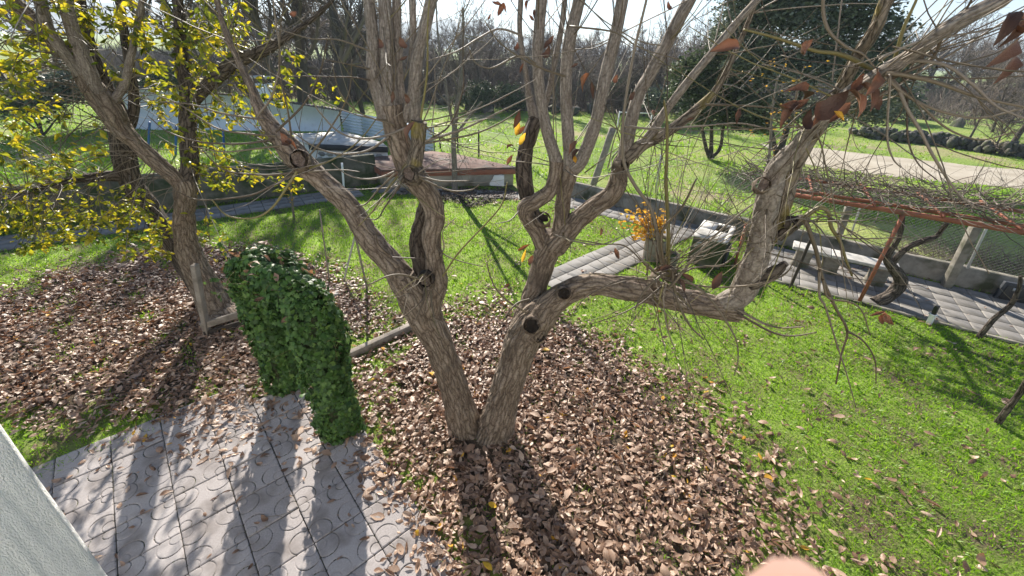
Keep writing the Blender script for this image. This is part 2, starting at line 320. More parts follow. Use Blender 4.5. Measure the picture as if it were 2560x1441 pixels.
# lawn inside the garden walls
WL0, WLd = np.array([-4.83, 13.75]), np.array([-.827, -.562])          # left wall base
WR0, WRd = np.array([1.7, 13.38]), np.array([.837, -.547])             # right wall base
GARDEN = [tuple(WL0 + WLd * 21), tuple(WL0), (.4, 14.55), tuple(WR0), tuple(WR0 + WRd * 24), (22, -6), (-22, -6)]
lawn = MB().prism(GARDEN, -.025, 0.0).build('lawn', M['soil']); tag(lawn, kind='structure')
# distant hills
az = np.radians(np.linspace(-75, 75, 220)); D0 = 1500.0
el = 1.2 + 1.7 * np.exp(-((np.degrees(az) + 11) / 7) ** 2) + .9 * np.exp(-((np.degrees(az) + 4.5) / 3.2) ** 2) + 1.3 * np.exp(-((np.degrees(az) + 40) / 12) ** 2) + 1.25 * np.exp(-((np.degrees(az) - 46) / 9) ** 2)
el += .12 * np.sin(np.degrees(az) * 1.9) + .1 * np.sin(np.degrees(az) * 4.3 + 1)
rows = []
for s_ in np.linspace(0, 1, 9):
    Dk = D0 - 450 * (1 - s_); h = np.maximum(EYE + D0 * np.tan(np.radians(el)), 3) * (s_ ** .8) * (1 + .08 * np.sin(az * 55 + s_ * 9) * (1 - s_))
    rows.append(np.stack([Dk * np.sin(az), Dk * np.cos(az), h - 6], -1))
rows.append(np.stack([(D0 + 500) * np.sin(az), (D0 + 500) * np.cos(az), 0 * az - 6], -1))
i = np.arange(9)[:, None] * 220; j = np.arange(219)[None]
hills = link('hills', new_mesh('hills', np.array(rows).reshape(-1, 3), [np.stack(np.broadcast_arrays(i + j, i + j + 1, i + 221 + j, i + 220 + j), -1).reshape(-1, 4)], M['hill'], True)); tag(hills, kind='structure')

# dirt road on the right
def strip(name, near, far_, z, mat, n=24, jit=.0):
    a = spline(near, n); b = spline(far_, n); a = a + jit * np.c_[np.zeros(n), wob(a, 1.3)]; b = b + jit * np.c_[np.zeros(n), wob(b, 1.1, 2)]
    V = np.concatenate([np.c_[a, np.full(n, z)], np.c_[b, np.full(n, z)]]); i = np.arange(n - 1)
    return tag(link(name, new_mesh(name, V, [np.stack([i, i + 1, n + i + 1, n + i], -1)], mat)), kind='structure')
rn = [gnd(1985, 405)[:2], gnd(2003, 409)[:2], gnd(2232, 441)[:2], gnd(2558, 472)[:2], np.array([34, 13.0]), np.array([60, 8.])]
rf = [gnd(1900, 359)[:2], gnd(2024, 368)[:2], gnd(2232, 392)[:2], gnd(2558, 423)[:2], np.array([38, 17.5]), np.array([62, 13.])]
strip('dirt_road', rn, rf, -.018, M['road'], 60, .22)

# patio of pressed clover tiles
TS = .47; PA = math.radians(43); pa, pb = rot2(PA), rot2(PA + math.pi / 2)
n = 100; g = np.linspace(0, 1, n + 1); X, Y = np.meshgrid(g, g, indexing='ij')
Zt = np.zeros_like(X)
for cx in (0, 1):
    for cy in (0, 1):
        dx, dy = np.abs(X - cx), np.abs(Y - cy)
        d1 = np.abs(np.hypot(dx - .18, dy - .18) - .24); d1 = np.where((dx + dy) < .22, 9, d1)
        d2 = np.abs(np.hypot(dx - .085, dy - .085) - .115); d2 = np.where((dx + dy) < .12, 9, d2)
        Zt -= .0115 * (.72 + .4 * np.sin(7 * X + 3 * Y + 1) * np.sin(5 * Y - 4 * X + 2)) * np.clip(1.5 - np.minimum(d1, d2 * 1.25) / .0078, 0, 1)
e_ = np.minimum(np.minimum(X, 1 - X), np.minimum(Y, 1 - Y)); Zt -= .006 * np.clip(1 - e_ / .02, 0, 1)
Zt = np.maximum(Zt, -.0135)
i = np.arange(n)[:, None] * (n + 1); j = np.arange(n)[None]
tq = np.stack(np.broadcast_arrays(i + j, i + n + 1 + j, i + n + 2 + j, i + j + 1), -1).reshape(-1, 4)
TV = np.stack([(X - .5) * (TS - .008), (Y - .5) * (TS - .008), Zt], -1).reshape(-1, 3)
edge = [0, n * (n + 1), (n + 1) ** 2 - 1, n]; tb = len(TV)
side = np.concatenate([TV[edge], TV[edge] + [0, 0, -.03]])
tile_me = new_mesh('tile', np.concatenate([TV, side]), [tq, np.array([[tb, tb + 4, tb + 5, tb + 1], [tb + 1, tb + 5, tb + 6, tb + 2], [tb + 2, tb + 6, tb + 7, tb + 3], [tb + 3, tb + 7, tb + 4, tb]])], M['tile'])
tile_me.materials.append(M['joint']); zq = Zt.ravel()[tq].mean(1); mi = np.zeros(len(tile_me.polygons), np.int32); mi[:len(tq)] = zq < -.0065; tile_me.polygons.foreach_set('material_index', mi)
PATIO = [(-5.6, 2.05), (-4.94, 2.58), (-3.75, 3.62), (-2.75, 4.25), (-2.25, 3.55), (-1.36, 2.62), (-.35, 1.55), (.6, .5), (-2.5, -1.5), (-6.5, 1.2)]
patio = MB().prism(PATIO, -.02, .008).build('patio', M['joint']); tag(patio, kind='structure')
PO = np.array([-2.81, 1.72]); nt_ = 0
for a in range(-12, 13):
    for b in range(-9, 10):
        c = PO + pa * (a + .5) * TS + pb * (b + .5) * TS
        cor = np.array([c + pa * s * TS * .46 + pb * t * TS * .46 for s in (-1, 1) for t in (-1, 1)])
        if inpoly(cor, PATIO).sum() >= 2 or inpoly(c[None], PATIO)[0]:
            uu, vv, _ = proj(np.r_[c, 0]);
            if vv[0] > 1900 or uu[0] < -500: continue
            o = link('tile', tile_me, patio, loc=(c[0], c[1], .027 + rng.normal(0, .004)), rot=(rng.normal(0, .011), rng.normal(0, .011), PA + rng.integers(4) * math.pi / 2 + rng.normal(0, .006))); nt_ += 1

# garden paths of small square pavers
def paver_mesh(s):
    h = s / 2 - .006; c = .012
    V = [(x * h, y * h, -.03) for x, y in ((-1, -1), (1, -1), (1, 1), (-1, 1))] + [(x * h, y * h, -.006) for x, y in ((-1, -1), (1, -1), (1, 1), (-1, 1))] + [(x * (h - c), y * (h - c), 0) for x, y in ((-1, -1), (1, -1), (1, 1), (-1, 1))]
    F = [[i + 4 * k, (i + 1) % 4 + 4 * k, (i + 1) % 4 + 4 * k + 4, i + 4 * k + 4] for k in (0, 1) for i in range(4)] + [[8, 9, 10, 11]]
    return new_mesh('paver', V, [np.array(F)], M['paver'])
PATHS = []
def pave(name, o, d, L, W, s):
    """o: corner, d: unit direction, paving lies to the right-hand normal nrm"""
    o = np.asarray(o, float); d = np.asarray(d, float) / np.linalg.norm(d); nrm = np.array([-d[1], d[0]])
    poly = [o, o + d * L, o + d * L + nrm * W, o + nrm * W]; PATHS.append(np.array(poly))
    base = MB().prism(poly, -.024, .012).build(name, M['joint']); tag(base, kind='structure')
    me = paver_mesh(s); a0 = math.atan2(d[1], d[0]); na, nb = int(L / s), int(round(W / s)); sb = W / nb
    for a in range(na):
        for b in range(nb):
            c = o + d * (a + .5) * s + nrm * (b + .5) * sb
            uu, vv, _ = proj(np.r_[c, 0])
            if -260 < uu[0] < 2800: link('paver', me, base, loc=(c[0], c[1], .03 + rng.normal(0, .002)), rot=(rng.normal(0, .006), rng.normal(0, .006), a0 + rng.normal(0, .008)))
    return base
pave('wall_path_narrow', (1.2, 12.32), (.857, -.515), 5.0, 1.05, .35)
pave('wall_path', (5.35, 8.17), (.86, -.51), 9.6, 2.1, .35)
pave('cross_path', (1.15, 6.75), (.73, .683), 5.3, 1.05, .35)
pave('left_path', (-17.2, 3.2), (.804, .595), 15.4, .98, .35)
pave('shed_path', (-4.75, 12.72), (1, -.012), 5.9, .8, .4)
# concrete kerb along the right path
kerb = MB(); k0 = np.array([5.35, 8.17]) ; kd = np.array([.86, -.51])
for a in range(9): kerb.bar(np.r_[k0 + kd * a * 1.0 - [.04, .06], .0], np.r_[k0 + kd * (a * 1.0 + .985) - [.04, .06], .0], .035, .045)
kerb = kerb.build('kerb', M['concrete'], bevel=.006); tag(kerb, kind='structure')

# ================================================================== walls and buildings
def wall(name, p0, d, L, h, t, mat, label, cap=None, z0=-.05):
    r = empty(name, (p0[0], p0[1], 0)); a = math.atan2(d[1], d[0])
    seg = max(2, int(L / .22)); x = np.linspace(0, L, seg); zt = h + .02 * np.array([mnoise.noise((q * .9, h, t)) for q in x])
    V = np.concatenate([np.c_[x, np.zeros(seg), np.full(seg, z0)], np.c_[x, np.zeros(seg), zt], np.c_[x, np.full(seg, t), zt], np.c_[x, np.full(seg, t), np.full(seg, z0)]])
    V[seg:3 * seg, 1] += np.array([.012 * mnoise.noise((q * 3, 7, h)) for q in np.r_[x, x]])
    i = np.arange(seg - 1); F = np.concatenate([np.stack([k * seg + i, k * seg + i + 1, (k + 1) * seg + i + 1, (k + 1) * seg + i], -1) for k in range(3)])
    b = link('wall', new_mesh('wall', V, [F, np.array([[0, seg, 2 * seg, 3 * seg], [seg - 1, 4 * seg - 1, 3 * seg - 1, 2 * seg - 1]])], mat), r)
    r.rotation_euler = (0, 0, a); tag(r, label, 'wall')
    return r
lw = wall('boundary_wall', WL0 + WLd * 20, -WLd, 20.0, .98, .2, M['mossy_concrete'], 'long dark mossy concrete wall behind the left path')
rw = wall('boundary_wall', WR0, WRd, 22.0, .46, .2, M['concrete'], 'low grey concrete wall carrying the wire fence on the right')

# fence on the right wall: concrete posts, white props and wire mesh
WA = math.atan2(WRd[1], WRd[0]); WRn = np.array([-WRd[1], WRd[0]])
fr_ = empty('wire_fence', (*(WR0 + WRn * .1), .46), WA); tag(fr_, 'diamond wire mesh fence standing on the low right wall', 'fence')
mb = MB(); Lf, hf, sp = 15.0, 1.25, .085; st = np.arange(-hf, Lf, sp)
P = []
for x0 in st:
    for sg in (1, -1):
        a, b = (x0, 0.0), (x0 + hf, hf)
        if sg < 0: a, b = (x0, hf), (x0 + hf, 0.0)
        t0, t1 = max(0, (0 - a[0]) / hf), min(1, (Lf - a[0]) / hf)
        if t1 - t0 < .02: continue
        dz = b[1] - a[1]; P.append([[a[0] + hf * t0, 0, a[1] + dz * t0], [a[0] + hf * t1, 0, a[1] + dz * t1]])
V, q, e = tubes(np.array(P), np.full((len(P), 2), .0016), 3); mb.add(V, q)
mb.build('mesh_wire', M['wire'], fr_)
for z in (.03, .62, 1.24):
    V, q, e = tubes(np.array([[[0, .012, z], [Lf, .012, z]]]), np.full((1, 2), .0025), 4); MB().add(V, q, e).build('line_wire', M['wire'], fr_)
def post(name, base, top, hw, mat, label, cat='post', group=None, bev=.008, sq=True):
    base, top = np.asarray(base, float), np.asarray(top, float); r = top - base
    mb = MB()
    if sq: mb.bar((0, 0, 0), r, hw, hw, up=(.3, 1, 0))
    else:
        n = 9; C = np.linspace(0, 1, n)[:, None] * r; V, q = rings(C, np.full(n, hw), 12, lump=.12, seed=base[0]); mb.add(V, q, [list(range((n - 1) * 12, n * 12))])
    o = mb.build(name, mat, loc=base, bevel=bev if sq else 0, smooth=not sq); return tag(o, label, cat, group)
cb = gnd(2363, 719); ct = cb + (gnd(2450, 566, 1.5) - cb); post('concrete_post', cb, np.r_[at(2440, 566, cb[1] + .05)], .075, M['concrete'], 'leaning square concrete post under the pergola beam on the right')
b2 = gnd(2100, 598, .46); post('concrete_post', b2 - [0, 0, .4], at(2122, 515, b2[1]), .06, M['concrete'], 'dark concrete fence post behind the vine tangle')
b3 = gnd(2418, 672, .5); post('metal_prop', b3, at(2467, 570, b3[1]), .02, M['steel'], 'thin pale metal prop beside the leaning concrete post', 'pole')
b3 = gnd(2126, 590, .46); post('metal_prop', b3, at(2152, 515, b3[1]), .018, M['steel'], 'thin pale metal prop beside the dark fence post', 'pole')
b4 = gnd(1483, 463); post('wooden_post', b4, at(1533, 320, b4[1] + .1), .12, M['wood'], 'leaning round wooden post in the meadow beyond the wall', sq=False)
b5 = gnd(1639, 482); post('fence_pole', b5, at(1652, 388, b5[1]), .028, M['steel'], 'thin pale pole in the meadow right of the wooden post', 'pole')
for k_, (u, v, vt, lab) in enumerate([(1197, 394, 325, 'thin rusty fence stake in the meadow behind the red roof'), (1101, 372, 330, 'thin fence stake at the end of the corrugated panel'), (1145, 383, 322, 'thin fence stake left of the rusty stake behind the red roof'), (1327, 420, 350, 'thin fence stake hidden among the main tree limbs')]):
    b = gnd(u, v); post('fence_stake', b, at(u + (u - 1206) * .03, vt, b[1]), .03, M['dark_wood'], lab, 'stake', 'stakes of the far wire fence')
fb = [gnd(1082, 372), gnd(1197, 394), gnd(1327, 425), gnd(1480, 462)]
for h in (.35, .75, 1.15):
    pts = spline([p + [0, 0, h] for p in fb], 14)[None]; V, q, e = tubes(pts, np.full((1, 14), .006), 3)
    if h == .35: fw = empty('fence_wire', fb[0]); tag(fw, 'thin strand wires strung along the far meadow stakes', 'wire')
    o = MB().add(V - fb[0], q, e).build('wire', M['wire'], fw)

# low red-roofed outbuilding
sh = empty('outbuilding', (*gnd(1120, 463)[:2], 0)); O = np.array(sh.location); tag(sh, 'low outbuilding with flat weathered red slab roof and cream wall', 'outbuilding')
zr = .62; roof = [gnd(u, v, zr)[:2] - O[:2] for u, v in ((903, 397), (955, 427), (1297, 420), (1143, 387), (1080, 379))]
MB().prism(roof, zr - .035, zr + .02).build('roof', M['red_roof'], sh, bevel=.01)
fas = MB(); ins = lambda p, k: p * (1 - k)
for a, b in ((0, 1), (1, 2), (2, 3)):
    fas.bar(np.r_[roof[a] * .985, zr - .125], np.r_[roof[b] * .985, zr - .125], .03, .087)
fas.build('fascia', M['red_paint'], sh, bevel=.006)
wl = [p * .93 for p in roof]; MB().prism(wl, -.03, zr - .04).build('wall', M['cream'], sh)
rd = MB(); tV = np.array([[-.05, 0, 0], [0, -.02, .012], [.05, 0, 0], [0, .02, .01]]); ps = np.array([roof[0] + (roof[2] - roof[0]) * a + (roof[3] - roof[0]) * b * .8 for a, b in rng.random((260, 2))]); ps = ps[inpoly(ps, roof)]
scatter(rd, tV, [[[0, 1, 2, 3]]], np.c_[ps, np.full(len(ps), zr + .024)], rotm(rng.random(len(ps)) * 6.3, rng.normal(0, .2, len(ps)), rng.normal(0, .2, len(ps))), np.ones(len(ps)))
o = rd.build('roof_litter', M['old_leaf'], sh); tag(o, kind='stuff')
# broken white appliance panel in front of it
bx = gnd(1243, 466); wp = empty('broken_appliance', bx); tag(wp, 'broken white plastic appliance shell lying before the red-roofed outbuilding', 'appliance')
prof = [(-.42, 0), (-.40, .07), (-.26, .12), (-.17, .24), (-.12, .38), (.24, .38), (.24, 0)]
def extr(poly, t):
    n = len(poly); V = [(x, 0, z) for x, z in poly] + [(x, t, z) for x, z in poly]
    return np.array(V, float), [[i, i + n, (i + 1) % n + n, (i + 1) % n] for i in range(n)], [list(range(n))], [list(range(2 * n - 1, n - 1, -1))]
MB().add(*extr(prof, .36)).build('shell', M['white_plastic'], wp, bevel=.012)
MB().add(*extr([(-.56, .0), (-.47, .12), (-.41, .09), (-.43, 0)], .3)).build('broken_edge', M['black_plastic'], wp)
MB().box((.06, .18, .385), (.11, .1, .008)).build('lid', M['white_plastic'], wp, bevel=.004)

# neighbour's white wall, corrugated fence, chimney, counter with stone veneer
wa, wb = np.array([-19.5, 21.2]), np.array([-9.75, 23.05]); dv = (wb - wa) / np.linalg.norm(wb - wa); LW = np.linalg.norm(wb - wa)
ww = empty('white_wall', (*wa, 0), math.atan2(dv[1], dv[0])); tag(ww, 'white painted garden wall with dark tile coping beyond the left path', 'wall')
V = np.array([(0, 0, -.1), (LW, 0, -.1), (LW, 0, 1.05), (6.6, 0, 1.5), (5.6, 0, 1.62), (0, 0, 1.95)]); n6 = len(V)
MB().add(np.concatenate([V, V + [0, .25, 0]]), [[i, i + n6, (i + 1) % n6 + n6, (i + 1) % n6] for i in range(n6)], [list(range(n6))[::-1]], [list(range(n6, 2 * n6))]).build('wall', M['white_paint'], ww)
cop = lambda x: np.interp(x, [0, 5.6, 6.6, LW], [1.95, 1.62, 1.5, 1.05])
tm = MB(); a_ = np.linspace(0, math.pi, 7); V = np.array([(x, .09 * math.cos(t), .07 * math.sin(t)) for x in (-.1, .1) for t in a_])
ctile = tm.add(V[:, [1, 0, 2]] * [1, 2.1, 1], [[i, i + 1, i + 8, i + 7] for i in range(6)], [list(range(7))[::-1]], [list(range(7, 14))]).mesh('coping_tile', M['roof_tile'])
for x in np.arange(.1, LW, .2): link('coping_tile', ctile, ww, loc=(x, .12, cop(x) - .01), rot=(0, math.atan(np.gradient(cop(np.array([x, x + .1])))[0] / .1) * -1, 0))
cp = at(645, 238, 22.3); ch = empty('chimney', (cp[0], cp[1] + .6, 0)); tag(ch, 'white block chimney with slab cap above the white wall', 'chimney')
zc = cp[2]; MB().box((0, 0, zc / 2 + .25), (.36, .36, zc / 2 + .25)).build('stack', M['white_paint'], ch, bevel=.02)
for sx in (-1, 1):
    for sy in (-1, 1): MB().box((sx * .26, sy * .26, zc + .62), (.06, .06, .12)).build('cap_pillar', M['dark_edge'], ch)
MB().box((0, 0, zc + .78), (.46, .46, .045)).build('cap', M['cement_pale'], ch, bevel=.01)
ca, cb_ = np.array([-9.6, 23.05]), gnd(1084, 380)[:2]; cdv = (cb_ - ca); LC = np.linalg.norm(cdv); cdv /= LC
cf = empty('corrugated_fence', (*ca, 0), math.atan2(cdv[1], cdv[0])); tag(cf, 'pale blue corrugated metal fence right of the white wall', 'fence')
nz = 90; z = np.linspace(-.05, 1.05, nz); yv = .04 * np.cos(z * 2 * math.pi / .15)
npan = 4
for p_ in range(npan):
    x0, x1 = LC * p_ / npan, LC * (p_ + 1) / npan - .012
    V = np.concatenate([np.c_[np.full(nz, x0), yv, z], np.c_[np.full(nz, x1), yv, z]]); i = np.arange(nz - 1)
    o = link('panel', new_mesh('panel', V, [np.stack([i, nz + i, nz + i + 1, i + 1], -1)], M['corrugated'], True), cf, loc=(0, .006 * (p_ % 2), .012 * rng.normal()))
    m = o.modifiers.new('thick', 'SOLIDIFY'); m.thickness = .004
for p_ in range(npan + 1): MB().box((LC * p_ / npan, .06, .5), (.025, .025, .55)).build('fence_post', M['steel'], cf)
zs = .98; sc_ = [gnd(u, v, zs)[:2] for u, v in ((700, 336), (771, 361), (969, 368), (955, 356), (858, 329))]
bo = gnd(850, 372, zs)[:2]; bc = empty('garden_counter', (*bo, 0)); tag(bc, 'pale slab counter with dark edge over white-jointed stone veneer', 'counter')
MB().prism([p - bo for p in sc_], zs - .03, zs).build('slab', M['cement_pale'], bc)
s0, s1 = sc_[1] - bo, sc_[2] - bo; MB().bar(np.r_[s0, zs - .09], np.r_[s1, zs - .09], .03, .1).build('slab_edge', M['dark_edge'], bc)
inn = [(p - bo) * .93 + [0.05, .12] for p in sc_]; MB().prism(inn, -.05, zs - .05).build('wall', M['mortar'], bc)
d_ = (inn[2] - inn[1]); Lv = np.linalg.norm(d_); d_ /= Lv; nn = np.array([d_[1], -d_[0]])
for a in range(int(Lv / .3)):
    for b in range(5):
        cx, cz = (a + .5 + .25 * (b % 2)) * .3, .06 + b * .19
        if cx > Lv - .12 or cz > zs - .16: continue
        pg = np.array([(cx + (.13 + .03 * rng.random()) * math.cos(t), cz + (.082 + .015 * rng.random()) * math.sin(t)) for t in np.sort(np.linspace(0, 2 * math.pi, 7)[:-1] + rng.normal(0, .12, 6))])
        f_ = np.array([np.r_[inn[1] + d_ * x + nn * .012, z_] for x, z_ in pg]); k_ = np.array([np.r_[inn[1] + d_ * x - nn * .01, z_] for x, z_ in pg])
        MB().add(np.concatenate([k_, f_]), [[i, (i + 1) % 6, (i + 1) % 6 + 6, i + 6] for i in range(6)], [list(range(6, 12))]).build('stone', M['veneer'], bc)
for u, v, vt, l in ((555, 372, 300, 'tall blue post left of the counter'), (438, 385, 290, 'blue post behind the left tree trunk'), (372, 390, 280, 'blue post leftmost behind the yellow leaves')):
    b = at(u, v, 16.5); b[2] = -.03; post('blue_post', b, at(u + 2, vt + 25, 16.5), .03, M['blue_paint'], l, 'post', 'blue posts of the neighbour')

# white goal-like bar far in the meadow
gb = gnd(1619, 343); gg = empty('white_gate_bar', gb); tag(gg, 'small white bar gate far off in the meadow', 'gate')
MB().bar((0, 0, 0), (0, 0, 1.35), .03).build('post', M['white_paint'], gg); MB().bar((-1.9, 0, 0), (-1.9, 0, 1.35), .03).build('post', M['white_paint'], gg)
MB().bar((-1.9, -.04, 1.3), (0, -.04, 1.3), .03).build('bar', M['white_paint'], gg); MB().box((.02, -.05, 1.36), (.07, .04, .12)).build('red_marker', M['red_paint'], gg)

# ================================================================== our own house (its stuccoed wall end shows bottom left)
pA = CAM + ray(-6, 1022) * 1.75
tb_ = min(np.linspace(.6, 3, 400), key=lambda t: np.linalg.norm((CAM + ray(285, 1441) * t)[:2] - pA[:2])); pB = CAM + ray(285, 1441) * tb_
dE = (pA - pB) / (pA - pB)[2]
house = empty('house', (pB[0], pB[1], 0)); tag(house, 'white rough stucco house wall end at the bottom left corner', 'house')
ns, nzv = 46, 150; zz = np.linspace(0, 6.2, nzv); rr_ = .05
prof = [(-.30, 0)] + [(-rr_ + rr_ * math.sin(t), -rr_ + rr_ * math.cos(t)) for t in np.linspace(0, math.pi / 2, 9)] + [(0, -rr_ - q) for q in np.concatenate([np.linspace(.012, 1.2, 100), np.linspace(1.25, 2.4, 10)])]
prof = np.array(prof); VV = []
for z_ in zz:
    e0 = pB + dE * (z_ - pB[2]); w_ = np.array([.007 * mnoise.noise((p_[1] * 12, z_ * .9, 3)) + .006 * mnoise.noise((p_[1] * 34, z_ * 1.6, 8)) for p_ in prof])
    VV.append(np.c_[prof[:, 0] + e0[0] - pB[0] + w_, prof[:, 1] + e0[1] - pB[1], np.full(len(prof), z_)])
npf = len(prof); i = np.arange(nzv - 1)[:, None] * npf; j = np.arange(npf - 1)[None]
link('wall_end', new_mesh('wall_end', np.array(VV).reshape(-1, 3), [np.stack(np.broadcast_arrays(i + j, i + j + 1, i + npf + j + 1, i + npf + j), -1).reshape(-1, 4)[:, ::-1]], M['stucco'], True), house)
MB().box((2.5, -3.1 - pB[1] + .0, 3.1), (8, .15, 3.1)).build('facade', M['stucco'], house)

# ================================================================== garden furniture on the right
zp = 1.96
pbse = gnd(2147, 757); pg_ = empty('pergola', pbse); tag(pg_, 'rusty red metal pergola frame over the right path', 'pergola')
f0, f1 = gnd(1977, 486, zp), gnd(2558, 581, zp); fd = (f1 - f0) / np.linalg.norm(f1 - f0); fe = f1 + fd * 2.0
bk = np.array([-fd[1], fd[0], 0]); bk = bk if bk[1] > 0 else -bk
o_ = np.array(pbse)
MB().bar(f0 - fd * .2 - o_, fe - o_, .022, .04).build('front_rail', M['red_paint'], pg_)
MB().bar(f0 + bk * .42 - o_, fe + bk * .42 - o_, .02, .03).build('middle_rail', M['red_paint'], pg_)
MB().bar(f0 + bk * 1.55 - o_, fe + bk * 1.55 - o_, .02, .03).build('back_rail', M['red_paint'], pg_)
for s_ in np.arange(.35, 8.4, .95): MB().bar(f0 + fd * s_ - bk * .08 + [0, 0, .06] - o_, f0 + fd * s_ + bk * 1.7 + [0, 0, .06] - o_, .016, .022).build('cross_bar', M['red_paint'], pg_)
MB().bar((0, 0, -.02), f0 + fd * (np.dot(at(2258, 527, pbse[1]) - f0, fd)) - [0, 0, .03] - o_, .026).build('post', M['red_paint'], pg_)
p2 = gnd(1836, 664); MB().bar(p2 - o_, at(1866, 560, p2[1]) - o_, .022).build('post', M['red_paint'], pg_)
b_ = gnd(1974, 722); post('prop_pole', b_, at(2032, 588, b_[1]), .03, M['dark_wood'], 'black wooden prop pole at the path edge below the twigs', 'pole', sq=False)

# stone bench
z_ = .5; e1, e2 = gnd(1984, 610, z_), gnd(2250, 670, z_); dB = (e2 - e1) / np.linalg.norm(e2 - e1); LB = np.linalg.norm(e2 - e1); nB = np.array([-dB[1], dB[0], 0]); nB = nB if nB[1] > 0 else -nB
be = empty('stone_bench', (*((e1 + e2) / 2)[:2], .03), math.atan2(dB[1], dB[0])); tag(be, 'long pale stone slab bench on three blocky legs beside the right wall', 'bench')
for x0, x1 in ((-LB / 2, -LB / 2 + LB * .38), (-LB / 2 + LB * .385, LB / 2)): MB().box(((x0 + x1) / 2, 0, .45), ((x1 - x0) / 2, .22, .035)).build('slab', M['cement_pale'], be, bevel=.012)
for fx in (-.36, -.08, .36):
    mb = MB(); c = np.array([(.19 * math.copysign(abs(math.cos(t)) ** .5, math.cos(t)), .16 * math.copysign(abs(math.sin(t)) ** .5, math.sin(t))) for t in np.linspace(0, 2 * math.pi, 17)[:-1]])
    V = np.concatenate([np.c_[c * (1.0 - .12 * math.sin(h_ / .414 * math.pi)), np.full(16, h_)] for h_ in np.linspace(-.03, .414, 7)]); i = np.arange(6)[:, None] * 16; j = np.arange(16)[None]
    mb.add(V, np.stack(np.broadcast_arrays(i + j, i + (j + 1) % 16, i + 16 + (j + 1) % 16, i + 16 + j), -1).reshape(-1, 4)).build('leg', M['concrete'], be, smooth=True, loc=(LB * fx, 0, 0))

# laundry sink block
zk = .70; q4 = np.array([gnd(u, v, zk) for u, v in ((1727, 585), (1808, 605), (1849, 570), (1770, 553))]); cS = q4.mean(0)
ex = (q4[1] - q4[0]) + (q4[2] - q4[3]); sxl = np.linalg.norm(ex) / 2; ex /= np.linalg.norm(ex); syl = (np.linalg.norm(q4[3] - q4[0]) + np.linalg.norm(q4[2] - q4[1])) / 2
sk = empty('laundry_sink', (cS[0], cS[1], .0), math.atan2(ex[1], ex[0])); tag(sk, 'grey concrete laundry sink block with white top and round lid', 'sink')
hx, hy = sxl / 2, syl / 2
mb = MB(); t_ = .05
for c, h in (((0, -hy + t_, .33), (hx, t_, .33)), ((0, hy - t_, .33), (hx, t_, .33)), ((-hx + t_, 0, .33), (t_, hy - 2 * t_, .33)), ((hx - t_, 0, .33), (t_, hy - 2 * t_, .33))): mb.box(c, h)
mb.build('body', M['mossy_concrete'], sk, bevel=.01)
top = MB()                      # rim and deck with a basin opening at the back right
x_ = [-hx - .015, -.02, hx - .09, hx + .015]; y_ = [-hy - .015, .02, hy - .1, hy + .015]
for a in range(3):
    for b in range(3):
        if a == 1 and b == 1: continue
        top.box(((x_[a] + x_[a + 1]) / 2, (y_[b] + y_[b + 1]) / 2, .68), ((x_[a + 1] - x_[a]) / 2, (y_[b + 1] - y_[b]) / 2, .02))
top.build('top', M['cement_pale'], sk)
MB().box(((x_[1] + x_[2]) / 2, (y_[1] + y_[2]) / 2, .5), ((x_[2] - x_[1]) / 2, (y_[2] - y_[1]) / 2, .02)).build('basin_floor', M['white_plastic'], sk)
c = np.array([(math.cos(t), math.sin(t)) for t in np.linspace(0, 2 * math.pi, 33)[:-1]])
MB().prism(c * .22 + [-.2 * hx / .42, -.2 * hy / .42], .703, .722).build('round_lid', M['cement_pale'], sk, bevel=.006)
arc = np.array([[(-.17 + .1 * math.cos(t), -hy - .05 - .0 * t, .44 + .13 * math.sin(t)) for t in np.linspace(0, math.pi, 12)]]); V, q, e = tubes(arc, np.full((1, 12), .016), 8); MB().add(V, q, e).build('pipe_handle', M['steel'], sk, smooth=True)
MB().box((hx + .05, -.1, .22), (.03, .2, .24), rz=.05).build('side_board', M['slate'], sk)

# planters
def planter(name, base, r, h, label):
    s = 20; hs = [0, .02, h * .5, h * .9, h, h, h - .07]; rs = [r * .8, r * .84, r * .97, r, r * 1.06, r * .9, r * .88]
    V = np.array([(rk * math.cos(t) * (1 + .03 * mnoise.noise((t * 2, hk * 9, r))), rk * math.sin(t), hk) for hk, rk in zip(hs, rs) for t in np.arange(s) * 2 * math.pi / s])
    i = np.arange(len(hs) - 1)[:, None] * s; j = np.arange(s)[None]; F = np.stack(np.broadcast_arrays(i + j, i + (j + 1) % s, i + s + (j + 1) % s, i + s + j), -1).reshape(-1, 4)
    e = empty(name, base); tag(e, label, 'planter'); MB().add(V, F).build('pot', M['concrete'], e, smooth=True)
    MB().prism(np.array([(math.cos(t), math.sin(t)) for t in np.arange(s) * 2 * math.pi / s]) * r * .89, h - .09, h - .06).build('soil', M['soil'], e); return e
plA = gnd(1632, 648); planter('planter', plA, .27, .55, 'mossy stone planter by the laundry sink'); plB = gnd(1668, 668); planter('planter', plB, .2, .34, 'small low stone planter nearer the big horizontal limb')

